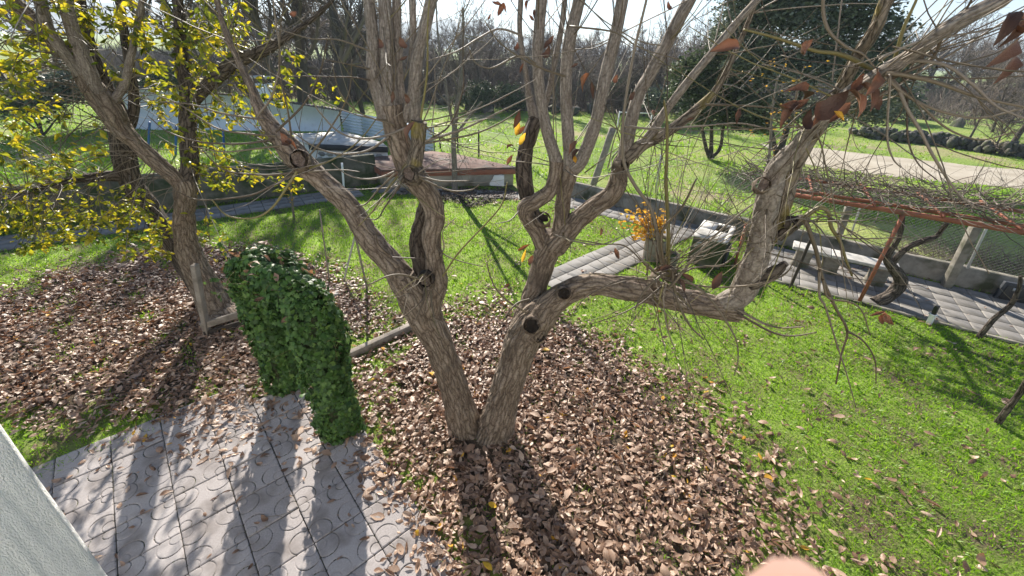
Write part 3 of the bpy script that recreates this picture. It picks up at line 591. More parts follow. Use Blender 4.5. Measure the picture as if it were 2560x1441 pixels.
# lamp, board, poles, edging
lb = gnd(2321, 811); lp = empty('garden_lamp', lb); tag(lp, 'short black and white garden lamp standing on the right path edge', 'lamp'); lt = at(2344, 765, lb[1]) - lb
MB().bar((0, 0, 0), lt * .55, .038, .03, up=(1, .3, 0)).build('base', M['white_plastic'], lp, bevel=.006); MB().bar(lt * .5, lt * 1.02, .032, .03, up=(1, .3, 0)).build('head', M['black_plastic'], lp, bevel=.012); MB().box(lt * .53, (.05, .045, .012)).build('collar', M['white_plastic'], lp)
d0, d1 = gnd(2482, 748), gnd(2640, 778); sb = empty('dark_hatch', d0, math.atan2((d1 - d0)[1], (d1 - d0)[0])); tag(sb, 'dark slate hatch box leaning against the right wall', 'hatch'); Lh = np.linalg.norm(d1 - d0)
MB().box((Lh / 2, .04, .2), (Lh / 2, .04, .22)).build('panel', M['slate'], sb, bevel=.01); MB().box((Lh / 2, -.008, .2), (Lh / 2 - .06, .012, .16)).build('inset', M['black_plastic'], sb, bevel=.006)
for x in (.18, Lh - .18): MB().box((x, -.03, .3), (.02, .012, .03)).build('latch', M['steel'], sb)
def stake(name, u, v, u2, v2, hw, mat, label, sq=True, dy=0):
    b = gnd(u, v); return post(name, b - [0, 0, .03], at(u2, v2, b[1] + dy), hw, mat, label, 'stake', sq=sq)
stake('garden_stake', 823, 702, 799, 525, .014, M['wood'], 'thin grey garden stake behind the ivy', sq=False)
stake('garden_stake', 858, 702, 887, 592, .016, M['cement_pale'], 'pale stake of the crossed pair, foot to the left', dy=.1)
stake('garden_stake', 918, 722, 888, 590, .016, M['wood'], 'pale stake of the crossed pair, foot to the right', dy=-.1)
stake('white_pole', 861, 492, 855, 408, .03, M['white_paint'], 'short white pole on the left path before the dark wall', sq=False)
t0, t1 = gnd(858, 902), gnd(1040, 818); tbm = MB().bar(t0 + [0, 0, .05], t1 + [0, 0, .06], .05, .06).build('timber_edging', M['wood'], bevel=.008); tag(tbm, 'grey timber beam edging the leaf bed right of the ivy', 'timber')
t0, t1 = gnd(795, 745), gnd(850, 736); tbm = MB().bar(t0 + [0, 0, .03], t1 + [0, 0, .03], .07, .03).build('timber_edging', M['cement_pale'], bevel=.008); tag(tbm, 'short pale plank lying in leaves behind the ivy', 'timber')
c0 = gnd(518, 838); tr_ = empty('tree_guard', c0); tag(tr_, 'weathered wooden corner guard of post and two boards at left tree foot', 'guard')
rt = gnd(655, 800) - c0; pt = at(486, 662, c0[1] + .02) - c0
MB().bar((0, 0, -.03), pt, .05, .035, up=(1, 0, 0)).build('post', M['wood'], tr_, bevel=.006)
MB().bar((0, -.05, .21), rt + [0, -.05, .26], .02, .055).build('board', M['wood'], tr_, bevel=.005); MB().bar((0, -.05, .05), rt + [0, -.05, .08], .02, .05).build('board', M['dark_wood'], tr_, bevel=.005)

# ================================================================== tree tools
WSC = [.95, .84, .72, .68, .66]
def limb3(pts, dens=.02):
    """pts (u, v, Y, width in px) -> centre line and radii"""
    A = np.array([np.r_[at(u, v, Y), 0] for u, v, Y, w_ in pts]); A[:, 3] = [w_ * np.interp(w_, [30, 45, 60, 90, 150], WSC) / 2 * depth(a[:3]) / FPX for a, (_, _, _, w_) in zip(A, pts)]
    L = np.linalg.norm(np.diff(A[:, :3], axis=0), axis=1).sum(); S = spline(A, max(6, int(L / dens)))
    return S[:, :3], np.maximum(S[:, 3], .002)
def limb(root, name, pts, mat, sides=48, amp=.007, lump=.10, fr=24, fl=5, dens=.02, seed=0.0, cap=True):
    if amp >= .004: sides = int(sides * 1.9); dens = .013; fr = 15; fl = 3.2; amp = amp * 1.7
    C, r = limb3(pts, dens); r = np.maximum(r - amp * .9, r * .8); O = np.array(root.location); V, q = rings(C - O, r, sides, amp, fr, fl, lump, seed)
    mb = MB().add(V, q); uv = rings.uv
    if cap:
        n = len(C); nb = (n - 1) * sides; V2 = np.r_[V[nb:], [C[-1] - O]]; mb.add(V2, [[i, (i + 1) % sides, sides] for i in range(sides)])
    o = mb.build(name, mat, root, smooth=True); me = o.data; uvv = np.r_[uv, np.zeros((len(me.vertices) - len(uv), 2))]
    li = np.empty(len(me.loops), np.int32); me.loops.foreach_get('vertex_index', li); lay = me.uv_layers.new(name='bark'); L2 = uvv[li]
    lay.data.foreach_set('uv', L2.astype(np.float32).ravel()); return C, r
def whip(start, d, L, bend, rs=None, n=9, jit=.12):
    rs = rs or rng; P = [np.array(start, float)]; d = np.array(d, float); d /= np.linalg.norm(d)
    for k in range(n - 1):
        d = d + np.asarray(bend, float) / n + rs.normal(0, jit, 3) * .5; d /= np.linalg.norm(d); P.append(P[-1] + d * L / (n - 1))
    return np.array(P)
def twig_obj(root, P, r0, r1, mat, name='twig', s=6):
    O = np.array(root.location); n = len(P); V, q, e = tubes((P - O)[None], np.linspace(r0, r1, n)[None], s); return MB().add(V, q, e).build(name, mat, root, smooth=True)
def leaf_mesh(name, L, W, curl, fold, twist, mat, nseg=6, stem=.15):
    t = np.linspace(0, 1, nseg + 1); wd = W / 2 * np.sin(math.pi * t ** .82) ** 1.05 * (1 - .1 * t) * (1 + .1 * np.sin(t * 17 + curl * 5)); wd[0] = wd[-1] = .0015
    x = []; z = []; px_, pz, a = 0., 0., -curl / 2
    for k in range(nseg + 1):
        x.append(px_); z.append(pz); a += curl / nseg; px_ += L / nseg * math.cos(a); pz += L / nseg * math.sin(a)
    V = []
    for k in range(nseg + 1):
        tw = twist * (t[k] - .5); up = fold * wd[k]
        for s in (-1, 0, 1): V.append((x[k] - L / 2, s * wd[k] * math.cos(fold * .6) * math.cos(tw), z[k] + abs(s) * up + s * wd[k] * math.sin(tw)))
    V = np.array(V); V[:, 2] -= V[:, 2].min(); F = []
    for k in range(nseg):
        for s in (0, 1): a = k * 3 + s; F.append((a, a + 3, a + 4, a + 1))
    return V, np.array(F)
LEAF = [leaf_mesh('l', 1, w_, c, f, t, None) for w_, c, f, t in ((.5, .9, .5, .3), (.44, -1.1, .3, -.7), (.4, 2.2, .9, .9), (.48, -1.8, -.5, 1.2), (.36, .6, 1.3, -.6), (.42, 2.8, .4, -1.4))]
def leaf_proto(mat): return [new_mesh('leaf', V, [F], mat, True) for V, F in LEAF]

# ================================================================== main walnut tree
base = gnd(1200, 1075); base[2] = 0
TREE = empty('bare_tree', base); tag(TREE, 'big bare tree with two forked trunks in the middle of the leaf bed', 'tree')
YB = 3.5; B, S_, MO, DK = M['bark'], M['smooth_bark'], M['mossy_bark'], M['dark_bark']
limb(TREE, 'trunk', [(1176, 1100, 3.5, 165), (1163, 1062, 3.51, 128), (1152, 1025, 3.52, 112), (1132, 960, 3.56, 104), (1097, 860, 3.58, 106), (1062, 790, 3.6, 128), (1034, 735, 3.62, 126), (1005, 690, 3.62, 104)], B, 88, .0085, seed=1)
C1, r1 = limb(TREE, 'branch', [(1012, 705, 3.62, 108), (985, 668, 3.64, 94), (922, 592, 3.7, 84), (868, 512, 3.76, 74), (803, 450, 3.8, 74), (762, 414, 3.82, 84), (735, 385, 3.84, 92), (702, 347, 3.86, 70), (668, 303, 3.9, 48), (643, 257, 3.92, 34), (628, 215, 3.95, 20), (606, 175, 3.98, 13), (575, 108, 4.0, 13), (548, 28, 4.05, 11), (535, -60, 4.1, 9)], B, 64, .006, seed=2)
C2, r2 = limb(TREE, 'branch', [(1062, 800, 3.58, 84), (1082, 745, 3.56, 82), (1092, 700, 3.55, 80), (1085, 640, 3.55, 64), (1079, 590, 3.55, 68), (1087, 540, 3.55, 72), (1076, 500, 3.55, 74), (1052, 462, 3.54, 84), (1030, 430, 3.53, 92), (1010, 388, 3.52, 90), (994, 340, 3.52, 80), (986, 300, 3.52, 84), (978, 262, 3.52, 84)], B, 72, .006, seed=3)
limb(TREE, 'branch', [(1064, 705, 3.66, 62), (1047, 640, 3.74, 52), (1045, 590, 3.76, 48), (1056, 545, 3.72, 40), (1066, 505, 3.62, 40)], DK, 48, .007, seed=4)
limb(TREE, 'branch', [(1012, 452, 3.44, 56), (1034, 412, 3.44, 48), (1045, 362, 3.44, 42), (1046, 330, 3.44, 46), (1048, 304, 3.44, 50)], MO, 40, .004, seed=5)
for k_, pts in enumerate([
    [(964, 300, 3.5, 50), (946, 232, 3.5, 44), (932, 190, 3.5, 36), (932, 110, 3.52, 32), (924, 20, 3.54, 30), (914, -90, 3.58, 27)],
    [(982, 280, 3.5, 56), (972, 200, 3.52, 46), (967, 120, 3.54, 40), (964, 40, 3.56, 38), (957, -100, 3.6, 34)],
    [(1000, 270, 3.56, 36), (994, 170, 3.6, 28), (992, 60, 3.62, 24), (991, -90, 3.66, 20)],
    [(1012, 300, 3.54, 36), (1033, 225, 3.52, 26), (1033, 130, 3.5, 20), (1031, 0, 3.5, 18), (1030, -90, 3.5, 16)],
    [(1040, 310, 3.5, 34), (1036, 232, 3.48, 34), (1044, 139, 3.46, 32), (1063, 66, 3.44, 32), (1078, 0, 3.42, 30), (1100, -90, 3.4, 27)]]):
    limb(TREE, 'branch', pts, S_, 28, .0022, .07, 30, 8, .03, 10 + k_)
limb(TREE, 'trunk', [(1230, 1112, 3.42, 190), (1238, 1078, 3.45, 150), (1248, 1040, 3.46, 128), (1265, 980, 3.48, 116), (1290, 900, 3.5, 120), (1312, 838, 3.5, 136), (1345, 790, 3.48, 118), (1372, 765, 3.46, 96)], B, 96, .0095, seed=20)
limb(TREE, 'branch', [(1268, 930, 3.62, 84), (1296, 845, 3.66, 92), (1326, 762, 3.68, 84), (1346, 700, 3.7, 80), (1360, 650, 3.7, 86), (1376, 610, 3.7, 98), (1388, 585, 3.7, 92)], B, 72, .008, seed=21)
limb(TREE, 'branch', [(1362, 625, 3.7, 60), (1345, 585, 3.68, 50), (1324, 551, 3.66, 50), (1313, 520, 3.64, 52), (1342, 502, 3.62, 48), (1374, 478, 3.6, 44), (1390, 436, 3.6, 44), (1394, 402, 3.6, 50)], B, 48, .005, seed=22)
limb(TREE, 'branch', [(1392, 415, 3.6, 44), (1386, 388, 3.6, 34), (1368, 330, 3.6, 30), (1354, 260, 3.6, 29), (1344, 173, 3.6, 29), (1347, 87, 3.6, 30), (1354, 0, 3.6, 30), (1362, -90, 3.6, 28)], S_, 28, .002, .06, 30, 8, .03, 23)
limb(TREE, 'branch', [(1352, 600, 3.74, 50), (1335, 545, 3.82, 46), (1318, 490, 3.9, 50), (1309, 434, 3.92, 50), (1313, 382, 3.94, 50), (1327, 330, 3.96, 46), (1342, 296, 3.98, 40)], DK, 48, .008, seed=24)
limb(TREE, 'branch', [(1338, 305, 3.98, 30), (1323, 243, 4.0, 20), (1316, 191, 4.0, 15), (1300, 87, 4.0, 14), (1302, 0, 4.0, 14), (1306, -80, 4.0, 12)], S_, 16, .0015, .06, dens=.04, seed=25)
limb(TREE, 'branch', [(1346, 300, 3.98, 26), (1372, 230, 4.0, 18), (1388, 150, 4.0, 16), (1405, 60, 4.0, 15), (1418, -60, 4.0, 13)], S_, 16, .0015, .06, dens=.04, seed=26)
limb(TREE, 'branch', [(1398, 600, 3.66, 70), (1402, 555, 3.64, 54), (1406, 510, 3.62, 46), (1416, 460, 3.6, 50), (1430, 412, 3.58, 56)], B, 52, .005, seed=27)
limb(TREE, 'branch', [(1424, 425, 3.58, 44), (1424, 390, 3.58, 36), (1420, 330, 3.58, 33), (1415, 208, 3.58, 32), (1424, 104, 3.56, 34), (1448, 0, 3.54, 34), (1470, -90, 3.5, 30)], S_, 30, .0022, .06, 30, 8, .03, 28)
limb(TREE, 'branch', [(1430, 425, 3.56, 44), (1455, 398, 3.56, 38), (1488, 312, 3.54, 34), (1507, 225, 3.52, 33), (1518, 173, 3.52, 36), (1539, 87, 3.5, 33), (1556, 0, 3.48, 33), (1572, -90, 3.46, 30)], S_, 30, .0022, .06, 30, 8, .03, 29)
limb(TREE, 'branch', [(1385, 618, 3.62, 84), (1432, 562, 3.58, 72), (1482, 520, 3.54, 66), (1530, 486, 3.5, 66), (1546, 450, 3.48, 66), (1553, 408, 3.46, 60), (1572, 376, 3.44, 54)], B, 64, .008, seed=30)
limb(TREE, 'branch', [(1560, 400, 3.44, 46), (1572, 335, 3.44, 36), (1594, 243, 3.42, 34), (1622, 191, 3.4, 34), (1664, 115, 3.36, 34), (1705, 35, 3.32, 36), (1735, -20, 3.3, 34), (1770, -90, 3.26, 30)], S_, 30, .0022, .06, 30, 8, .03, 31)
C9, r9 = limb(TREE, 'branch', [(1566, 396, 3.42, 46), (1606, 362, 3.4, 34), (1643, 345, 3.38, 30), (1695, 312, 3.34, 27), (1761, 257, 3.3, 25), (1790, 225, 3.28, 20), (1812, 187, 3.25, 15), (1861, 80, 3.2, 13), (1900, -20, 3.15, 12)], MO, 24, .0025, .08, 30, 8, .03, 32)
limb(TREE, 'branch', [(1606, 362, 3.4, 26), (1636, 322, 3.36, 24), (1664, 278, 3.32, 23), (1712, 215, 3.26, 22), (1775, 139, 3.2, 22), (1832, 69, 3.15, 21), (1893, 0, 3.1, 20), (1950, -70, 3.05, 18)], S_, 20, .002, .06, 30, 8, .03, 33)
limb(TREE, 'branch', [(1330, 830, 3.46, 116), (1372, 768, 3.42, 100), (1420, 732, 3.38, 86), (1480, 712, 3.34, 80), (1560, 720, 3.28, 88), (1640, 736, 3.22, 92), (1720, 754, 3.18, 88), (1795, 770, 3.14, 82), (1850, 782, 3.1, 72)], B, 80, .0095, seed=34)
C4, r4 = limb(TREE, 'branch', [(1800, 762, 3.14, 70), (1850, 735, 3.12, 92), (1880, 672, 3.08, 86), (1902, 602, 3.02, 80), (1914, 530, 2.96, 80), (1926, 472, 2.9, 76), (1945, 420, 2.84, 68), (1987, 374, 2.74, 62), (2018, 332, 2.66, 52), (2062, 290, 2.56, 48), (2110, 246, 2.45, 42), (2170, 205, 2.32, 42), (2222, 173, 2.24, 42), (2284, 132, 2.16, 40), (2354, 80, 2.08, 38), (2423, 40, 2.02, 37), (2503, 0, 1.96, 36), (2600, -50, 1.9, 33)], S_, 48, .005, .09, 26, 6, .02, 35)
limb(TREE, 'branch', [(1890, 650, 3.12, 62), (1932, 572, 3.1, 58), (1960, 505, 3.06, 50), (1976, 440, 3.0, 46), (2005, 382, 2.92, 38), (2058, 305, 2.8, 34), (2107, 215, 2.68, 34), (2142, 148, 2.6, 34), (2177, 92, 2.52, 34), (2204, 35, 2.46, 34), (2240, -60, 2.4, 30)], MO, 40, .004, .09, seed=36)
limb(TREE, 'branch', [(1872, 712, 3.06, 48), (1915, 693, 3.02, 38), (1945, 674, 3.0, 30), (1965, 658, 2.98, 16)], DK, 28, .005, .12, seed=37)
limb(TREE, 'branch', [(1940, 590, 3.06, 44), (1968, 570, 3.04, 40), (1990, 556, 3.02, 34), (2012, 548, 3.0, 22)], DK, 28, .006, .15, seed=38)
# pruning knobs with cut faces or hollows
def knob(u, v, Y, w_, face, hollow, mat=B, depth_=.5):
    c = at(u, v, Y); r = w_ * .38 * depth(c) / FPX; n = np.asarray(face, float); n /= np.linalg.norm(n); k = empty('knot', c - base); k.parent = TREE
    C = np.array([c - n * r * (1.3 - h) for h in (0, .4, .8, 1.15, 1.4, 1.5)]) - base; rr2 = r * np.array([1.15, 1.12, 1.05, 1.0, .93, .82])
    V, q = rings(C, rr2, 28, .006, 24, 8, .4, u * .1); mb = MB().add(V, q); o = mb.build('knot', mat, TREE, smooth=True)
    bpy.data.objects.remove(k)
    x = np.cross(n, (0, 0, 1.)); x /= np.linalg.norm(x); y = np.cross(x, n); cc = c + n * r * .17 - base
    V = [cc - n * r * depth_ * (1 if hollow else .12)]
    for rr3, dd in ((.42, -.3 if hollow else -.1), (.62, -.05), (.7, .02)):
        V += [cc + (x * math.cos(t) + y * math.sin(t)) * r * rr3 * (1 + .14 * math.sin(2 * t + u) + .1 * math.sin(5 * t + 2 * u)) + n * r * dd for t in np.arange(20) * math.pi / 10]
    V = np.array(V); F3 = [[0, 1 + i, 1 + (i + 1) % 20] for i in range(20)]; F4 = [[1 + a * 20 + i, 21 + a * 20 + i, 21 + a * 20 + (i + 1) % 20, 1 + a * 20 + (i + 1) % 20] for a in (0, 1) for i in range(20)]
    MB().add(V, F3, F4).build('hollow' if hollow else 'cut_face', M['hollow'] if hollow else M['cut_wood'], o, smooth=True)
CV = lambda dx=0, dz=.5: np.array([dx, -1.0, dz])
knob(747, 400, 3.66, 62, CV(.2, .45), False); knob(1410, 733, 3.22, 46, CV(0, .35), True); knob(1331, 816, 3.28, 62, CV(-.1, .5), True)
knob(1358, 546, 3.55, 44, CV(0, .8), True); knob(1908, 462, 2.78, 44, CV(-.3, .5), False); knob(1062, 700, 3.36, 52, CV(0, .4), False, DK); knob(1988, 557, 2.96, 36, CV(.9, .4), True, DK)
knob(1024, 436, 3.34, 56, CV(-.3, .4), False, MO); knob(1350, 842, 3.3, 40, CV(.4, .1), True); knob(1560, 412, 3.38, 34, CV(.5, .3), True); knob(1665, 690, 3.14, 70, CV(0, 1.2), False)

TW = [  # drawn whips: (Y start, Y end, width px, points)
 (3.4, 3.2, 9, [(1063, 354), (1150, 326), (1233, 288), (1282, 264), (1334, 239)]), (3.4, 3.0, 8, [(1063, 359), (1178, 337), (1247, 309), (1302, 274)]), (3.4, 3.3, 7, [(1073, 350), (1125, 312), (1157, 225), (1157, 139), (1160, 60)]),
 (3.35, 3.1, 9, [(1052, 295), (1066, 200), (1069, 139), (1069, 62), (1075, -20)]), (3.4, 3.0, 9, [(972, 343), (916, 378), (847, 385), (788, 368), (730, 330)]), (3.4, 2.9, 9, [(1017, 319), (961, 340), (899, 347), (847, 330), (805, 288), (770, 240)]),
 (3.4, 3.1, 7, [(986, 312), (916, 291), (875, 264), (847, 225), (830, 160)]), (3.45, 3.2, 7, [(925, 201), (882, 194), (812, 192), (722, 191)]), (3.45, 3.2, 6, [(923, 173), (864, 160), (812, 149)]), (3.45, 3.0, 7, [(925, 128), (847, 100), (778, 97), (694, 73)]),
 (3.35, 3.1, 8, [(986, 430), (951, 444), (910, 448), (868, 437), (830, 409)]), (3.3, 3.0, 8, [(991, 432), (948, 472), (917, 508), (890, 517)]), (3.3, 3.0, 8, [(994, 441), (963, 481), (933, 527), (896, 566)]), (3.3, 3.1, 7, [(1000, 465), (963, 517), (942, 548), (902, 545)]),
 (3.35, 3.2, 8, [(1040, 441), (1085, 462), (1131, 478), (1177, 475), (1198, 462)]), (3.35, 3.2, 8, [(1040, 438), (1100, 453), (1174, 452)]), (3.35, 3.3, 6, [(1046, 432), (1085, 407), (1116, 398)]), (3.3, 2.9, 8, [(1055, 701), (1009, 688), (969, 691), (917, 713), (853, 717)]),
 (3.3, 3.0, 8, [(1070, 725), (1049, 777), (1030, 817)]), (3.3, 3.0, 8, [(1076, 728), (1081, 771), (1091, 814)]), (3.3, 2.9, 7, [(1064, 722), (1050, 757), (978, 817)]), (3.35, 3.0, 7, [(1107, 691), (1146, 633), (1223, 551), (1256, 508), (1268, 456)]),
 (3.5, 3.3, 6, [(1101, 640), (1110, 618), (1107, 578), (1140, 545)]), (3.5, 3.3, 6, [(1085, 612), (1110, 636), (1146, 652), (1207, 667)]), (3.6, 3.4, 6, [(978, 643), (945, 609), (942, 578)]), (3.5, 3.45, 6, [(981, 644), (1064, 647)]),
 (3.4, 3.1, 8, [(1317, 783), (1268, 752), (1238, 719), (1223, 682), (1217, 655)]), (3.4, 3.1, 9, [(1323, 749), (1293, 759), (1268, 786), (1250, 817)]), (3.5, 3.2, 7, [(1388, 588), (1436, 603), (1500, 612), (1560, 590)]), (3.6, 3.4, 6, [(1299, 527), (1275, 551), (1238, 560)]),
 (3.05, 2.9, 14, [(1671, 690), (1671, 575), (1665, 458), (1667, 400), (1668, 310), (1660, 250)]), (3.0, 2.8, 12, [(1665, 690), (1654, 587), (1706, 517), (1741, 447)]), (3.0, 2.9, 13, [(1660, 690), (1645, 592), (1627, 522), (1589, 467), (1563, 417), (1556, 368), (1558, 295), (1570, 215), (1587, 121), (1612, 17), (1625, -40)]),
 (2.95, 2.7, 12, [(1672, 720), (1689, 703), (1721, 662), (1779, 598), (1837, 546), (1881, 511)]), (3.0, 2.9, 8, [(1690, 690), (1744, 668), (1808, 662), (1849, 622), (1866, 575), (1880, 530)]), (2.95, 2.7, 12, [(1680, 675), (1689, 735), (1706, 782), (1729, 820), (1760, 850)]), (2.95, 2.7, 13, [(1670, 685), (1654, 689), (1610, 729), (1587, 776)]),
 (3.0, 2.9, 7, [(1660, 700), (1616, 665), (1563, 616), (1502, 610), (1400, 592)]), (2.95, 2.75, 7, [(1690, 705), (1715, 709), (1779, 718), (1866, 715), (1954, 692), (1985, 655)]), (2.95, 2.8, 7, [(1660, 710), (1651, 740), (1633, 820)]), (2.95, 2.8, 7, [(1665, 710), (1659, 750), (1668, 820), (1690, 880)]),
 (2.95, 2.6, 9, [(1690, 695), (1715, 703), (1764, 735), (1808, 793), (1840, 850), (1845, 900), (1835, 940)]), (2.95, 2.8, 6, [(1655, 715), (1600, 760), (1540, 790), (1480, 810)]), (2.95, 2.8, 6, [(1650, 705), (1560, 700), (1470, 740), (1430, 790)]),
 (2.9, 2.7, 16, [(2010, 548), (2020, 568), (2042, 633), (2057, 698), (2089, 770), (2118, 828), (2104, 885), (2090, 960)]), (2.8, 2.6, 9, [(2057, 700), (2071, 745), (2122, 755), (2154, 777), (2176, 838)]), (2.7, 2.6, 8, [(2118, 828), (2158, 853), (2187, 900), (2190, 960)]),
 (2.8, 2.55, 9, [(2049, 680), (2049, 741), (2064, 770), (2093, 864), (2115, 930), (2140, 1020)]), (2.95, 2.8, 18, [(2000, 552), (2046, 521), (2071, 532), (2078, 568), (2100, 604), (2114, 647), (2130, 690)]), (2.85, 2.7, 8, [(2075, 545), (2100, 560), (2147, 597), (2201, 636)]), (2.85, 2.6, 7, [(2095, 585), (2140, 597), (2273, 593)]),
 (2.85, 2.7, 7, [(2100, 600), (2110, 660), (2140, 690), (2165, 720)]), (3.0, 2.8, 8, [(1840, 717), (1894, 712), (1941, 698), (1981, 669)]), (3.0, 2.7, 9, [(1845, 775), (1912, 810), (1955, 820), (2013, 817)]), (3.0, 2.7, 9, [(1845, 785), (1930, 831), (1984, 840), (2042, 831)]),
 (2.2, 2.0, 11, [(2200, 150), (2218, 139), (2302, 104), (2440, 80), (2540, 55)]), (2.2, 2.0, 14, [(2230, 195), (2267, 180), (2330, 146), (2361, 83), (2406, 38), (2440, -20)]), (2.3, 2.2, 15, [(2232, 160), (2240, 139), (2260, 69), (2291, 0), (2310, -60)]),
 (2.2, 2.0, 17, [(2215, 185), (2253, 187), (2336, 205), (2423, 236), (2475, 250), (2570, 270)]), (2.2, 1.9, 14, [(2260, 160), (2302, 153), (2371, 167), (2440, 219), (2493, 267), (2570, 300)]), (2.2, 2.0, 13, [(2215, 190), (2229, 208), (2267, 239), (2319, 267), (2388, 288), (2458, 295), (2570, 268)]),
 (2.2, 1.9, 10, [(2225, 200), (2250, 226), (2302, 264), (2354, 312), (2406, 340), (2458, 350), (2527, 333)]), (2.2, 1.9, 14, [(2230, 200), (2246, 222), (2267, 271), (2302, 330), (2330, 385), (2374, 456), (2403, 492), (2439, 521)]), (2.2, 2.0, 9, [(2250, 215), (2267, 243), (2270, 347), (2295, 409), (2343, 451)]),
 (2.2, 2.05, 10, [(2222, 185), (2225, 205), (2218, 340), (2232, 396), (2253, 420)]), (2.4, 2.3, 14, [(2059, -30), (2059, 35), (2076, 83), (2121, 121), (2156, 135), (2190, 172)]), (2.4, 2.25, 17, [(2190, 180), (2142, 153), (2094, 135), (2041, 128), (1989, 111), (1930, 92), (1860, 74)]),
 (3.2, 2.7, 9, [(1563, 316), (1643, 323), (1747, 316), (1851, 309), (1948, 330)]), (3.2, 2.8, 8, [(1764, 262), (1851, 264), (1938, 271), (2020, 280)]), (3.3, 2.9, 8, [(1425, 66), (1452, 69), (1539, 82), (1600, 120), (1700, 150)]),
 (3.5, 3.2, 8, [(1412, 191), (1351, 170), (1292, 139), (1244, 101), (1212, 52)]), (3.5, 3.2, 8, [(1340, 160), (1299, 139), (1230, 170), (1188, 156), (1171, 118)]), (3.6, 3.2, 8, [(1300, 87), (1247, 73), (1195, 97), (1143, 128), (1067, 153)]),
 (3.7, 3.5, 9, [(745, 430), (690, 437), (640, 437), (560, 425), (505, 375)]), (3.7, 3.4, 9, [(738, 435), (680, 465), (620, 490), (500, 500), (440, 478)]), (3.7, 3.4, 11, [(748, 420), (720, 465), (680, 520), (635, 545), (570, 540), (530, 500)]), (3.75, 3.5, 8, [(690, 340), (620, 335), (540, 320), (450, 262), (395, 240)]),
 (3.75, 3.5, 8, [(680, 350), (600, 360), (500, 355), (420, 330), (370, 290)]), (3.75, 3.5, 8, [(700, 365), (640, 372), (560, 380), (480, 365)]), (3.8, 3.6, 8, [(660, 300), (560, 285), (480, 262), (400, 255)]), (3.8, 3.6, 8, [(645, 290), (680, 240), (700, 150), (690, 60), (680, -20)]), (3.75, 3.6, 8, [(690, 330), (760, 260), (800, 180), (820, 90)]),
 (3.75, 3.6, 7, [(730, 360), (720, 280), (700, 190), (700, 90), (710, 0)]), (3.7, 3.5, 7, [(765, 400), (820, 330), (870, 240), (880, 150)]), (3.7, 3.5, 7, [(760, 425), (830, 400), (900, 350), (960, 270)]), (3.7, 3.6, 6, [(770, 430), (850, 425), (900, 430)]),
]
for k_, (y0, y1, w_, pts) in enumerate(TW):
    P = np.array([at(u, v, Y) for (u, v), Y in zip(pts, np.linspace(y0, y1, len(pts)))]); P = spline(P, 6 * len(pts))
    rr4 = w_ * .36 * depth(P[0]) / FPX; twig_obj(TREE, P, rr4, rr4 * .4, M['green_twig'] if k_ % 9 == 3 else M['twig'])
# loose growth: whips from knobs and limbs
def burst(C, n, Lr, mean, spread, bend, r0=.006, root=TREE, mats=('twig', 'green_twig')):
    out = []
    for _ in range(n):
        s = C[rng.integers(len(C))] if np.ndim(C) == 2 else C + rng.normal(0, .045, 3) * [1.3, .8, 1]
        d = np.asarray(mean, float) + rng.normal(0, spread, 3); L = rng.uniform(*Lr); P = whip(s, d, L, np.asarray(bend) * rng.uniform(.4, 1.4), n=10); out.append(P)
        twig_obj(root, P, r0 * rng.uniform(.6, 1.1), .0018, M[mats[0] if rng.random() < .86 else mats[1]], s=5)
        if L > .6 and rng.random() < .7:
            i_ = rng.integers(3, 7); P2 = whip(P[i_], (P[i_] - P[i_ - 1]) / np.linalg.norm(P[i_] - P[i_ - 1]) + rng.normal(0, .5, 3), L * .45, np.array([0, 0, .5]), n=7); twig_obj(root, P2, r0 * .5, .0015, M['twig'], s=4); out.append(P2)
    return out
bl = []
bl += burst(at(745, 405, 3.75), 12, (.6, 1.5), (-.6, 0, .2), .55, (0, 0, .9)); bl += burst(C1[-60:-20], 10, (.5, 1.3), (-.3, 0, .8), .5, (0, 0, .8)); bl += burst(at(1020, 440, 3.45), 9, (.5, 1.1), (0, -.4, -.1), .7, (0, 0, .6))
bl += burst(at(1047, 315, 3.42), 8, (.6, 1.3), (.5, -.1, .5), .5, (0, 0, .7)); bl += burst(at(985, 280, 3.5), 14, (.6, 1.6), (0, 0, .9), .6, (0, 0, .6)); bl += burst(at(1062, 700, 3.35), 7, (.3, .8), (0, -.6, -.4), .6, (0, 0, .1))
bl += burst(at(1668, 690, 3.1), 26, (.4, 1.2), (0, -.2, .3), .75, (0, 0, -.1)); bl += burst(at(1640, 735, 3.1), 10, (.4, .9), (0, -.3, -.6), .5, (0, 0, -.2)); bl += burst(at(1425, 410, 3.58), 10, (.6, 1.5), (0, 0, .8), .6, (0, 0, .6))
bl += burst(at(1560, 400, 3.42), 10, (.6, 1.5), (.4, -.1, .6), .6, (0, 0, .4)); bl += burst(at(1390, 580, 3.6), 8, (.3, .9), (.3, -.2, .3), .7, (0, 0, .3)); bl += burst(at(2010, 550, 2.95), 14, (.4, 1.0), (.5, -.1, -.3), .6, (0, 0, -.8))
bl += burst(at(2225, 190, 2.22), 16, (.5, 1.2), (.4, 0, .0), .7, (0, 0, .1), .005); bl += burst(at(2110, 240, 2.5), 8, (.4, 1.0), (-.5, 0, .3), .6, (0, 0, .2), .005); bl += burst(C4[-130:-40], 14, (.5, 1.2), (.1, 0, .3), .8, (0, 0, .1), .005); bl += burst(C9, 12, (.4, 1.2), (.4, 0, .3), .7, (0, 0, .3), .005)
bl += burst(np.array([at(u, v, Y) for u, v, Y in ((960, 60, 3.55), (1345, 90, 3.6), (1424, 100, 3.56), (1540, 90, 3.5), (1665, 115, 3.36), (1780, 135, 3.2), (1070, 40, 3.45))]), 40, (.6, 1.6), (0, 0, .4), .8, (0, 0, .6), .005)
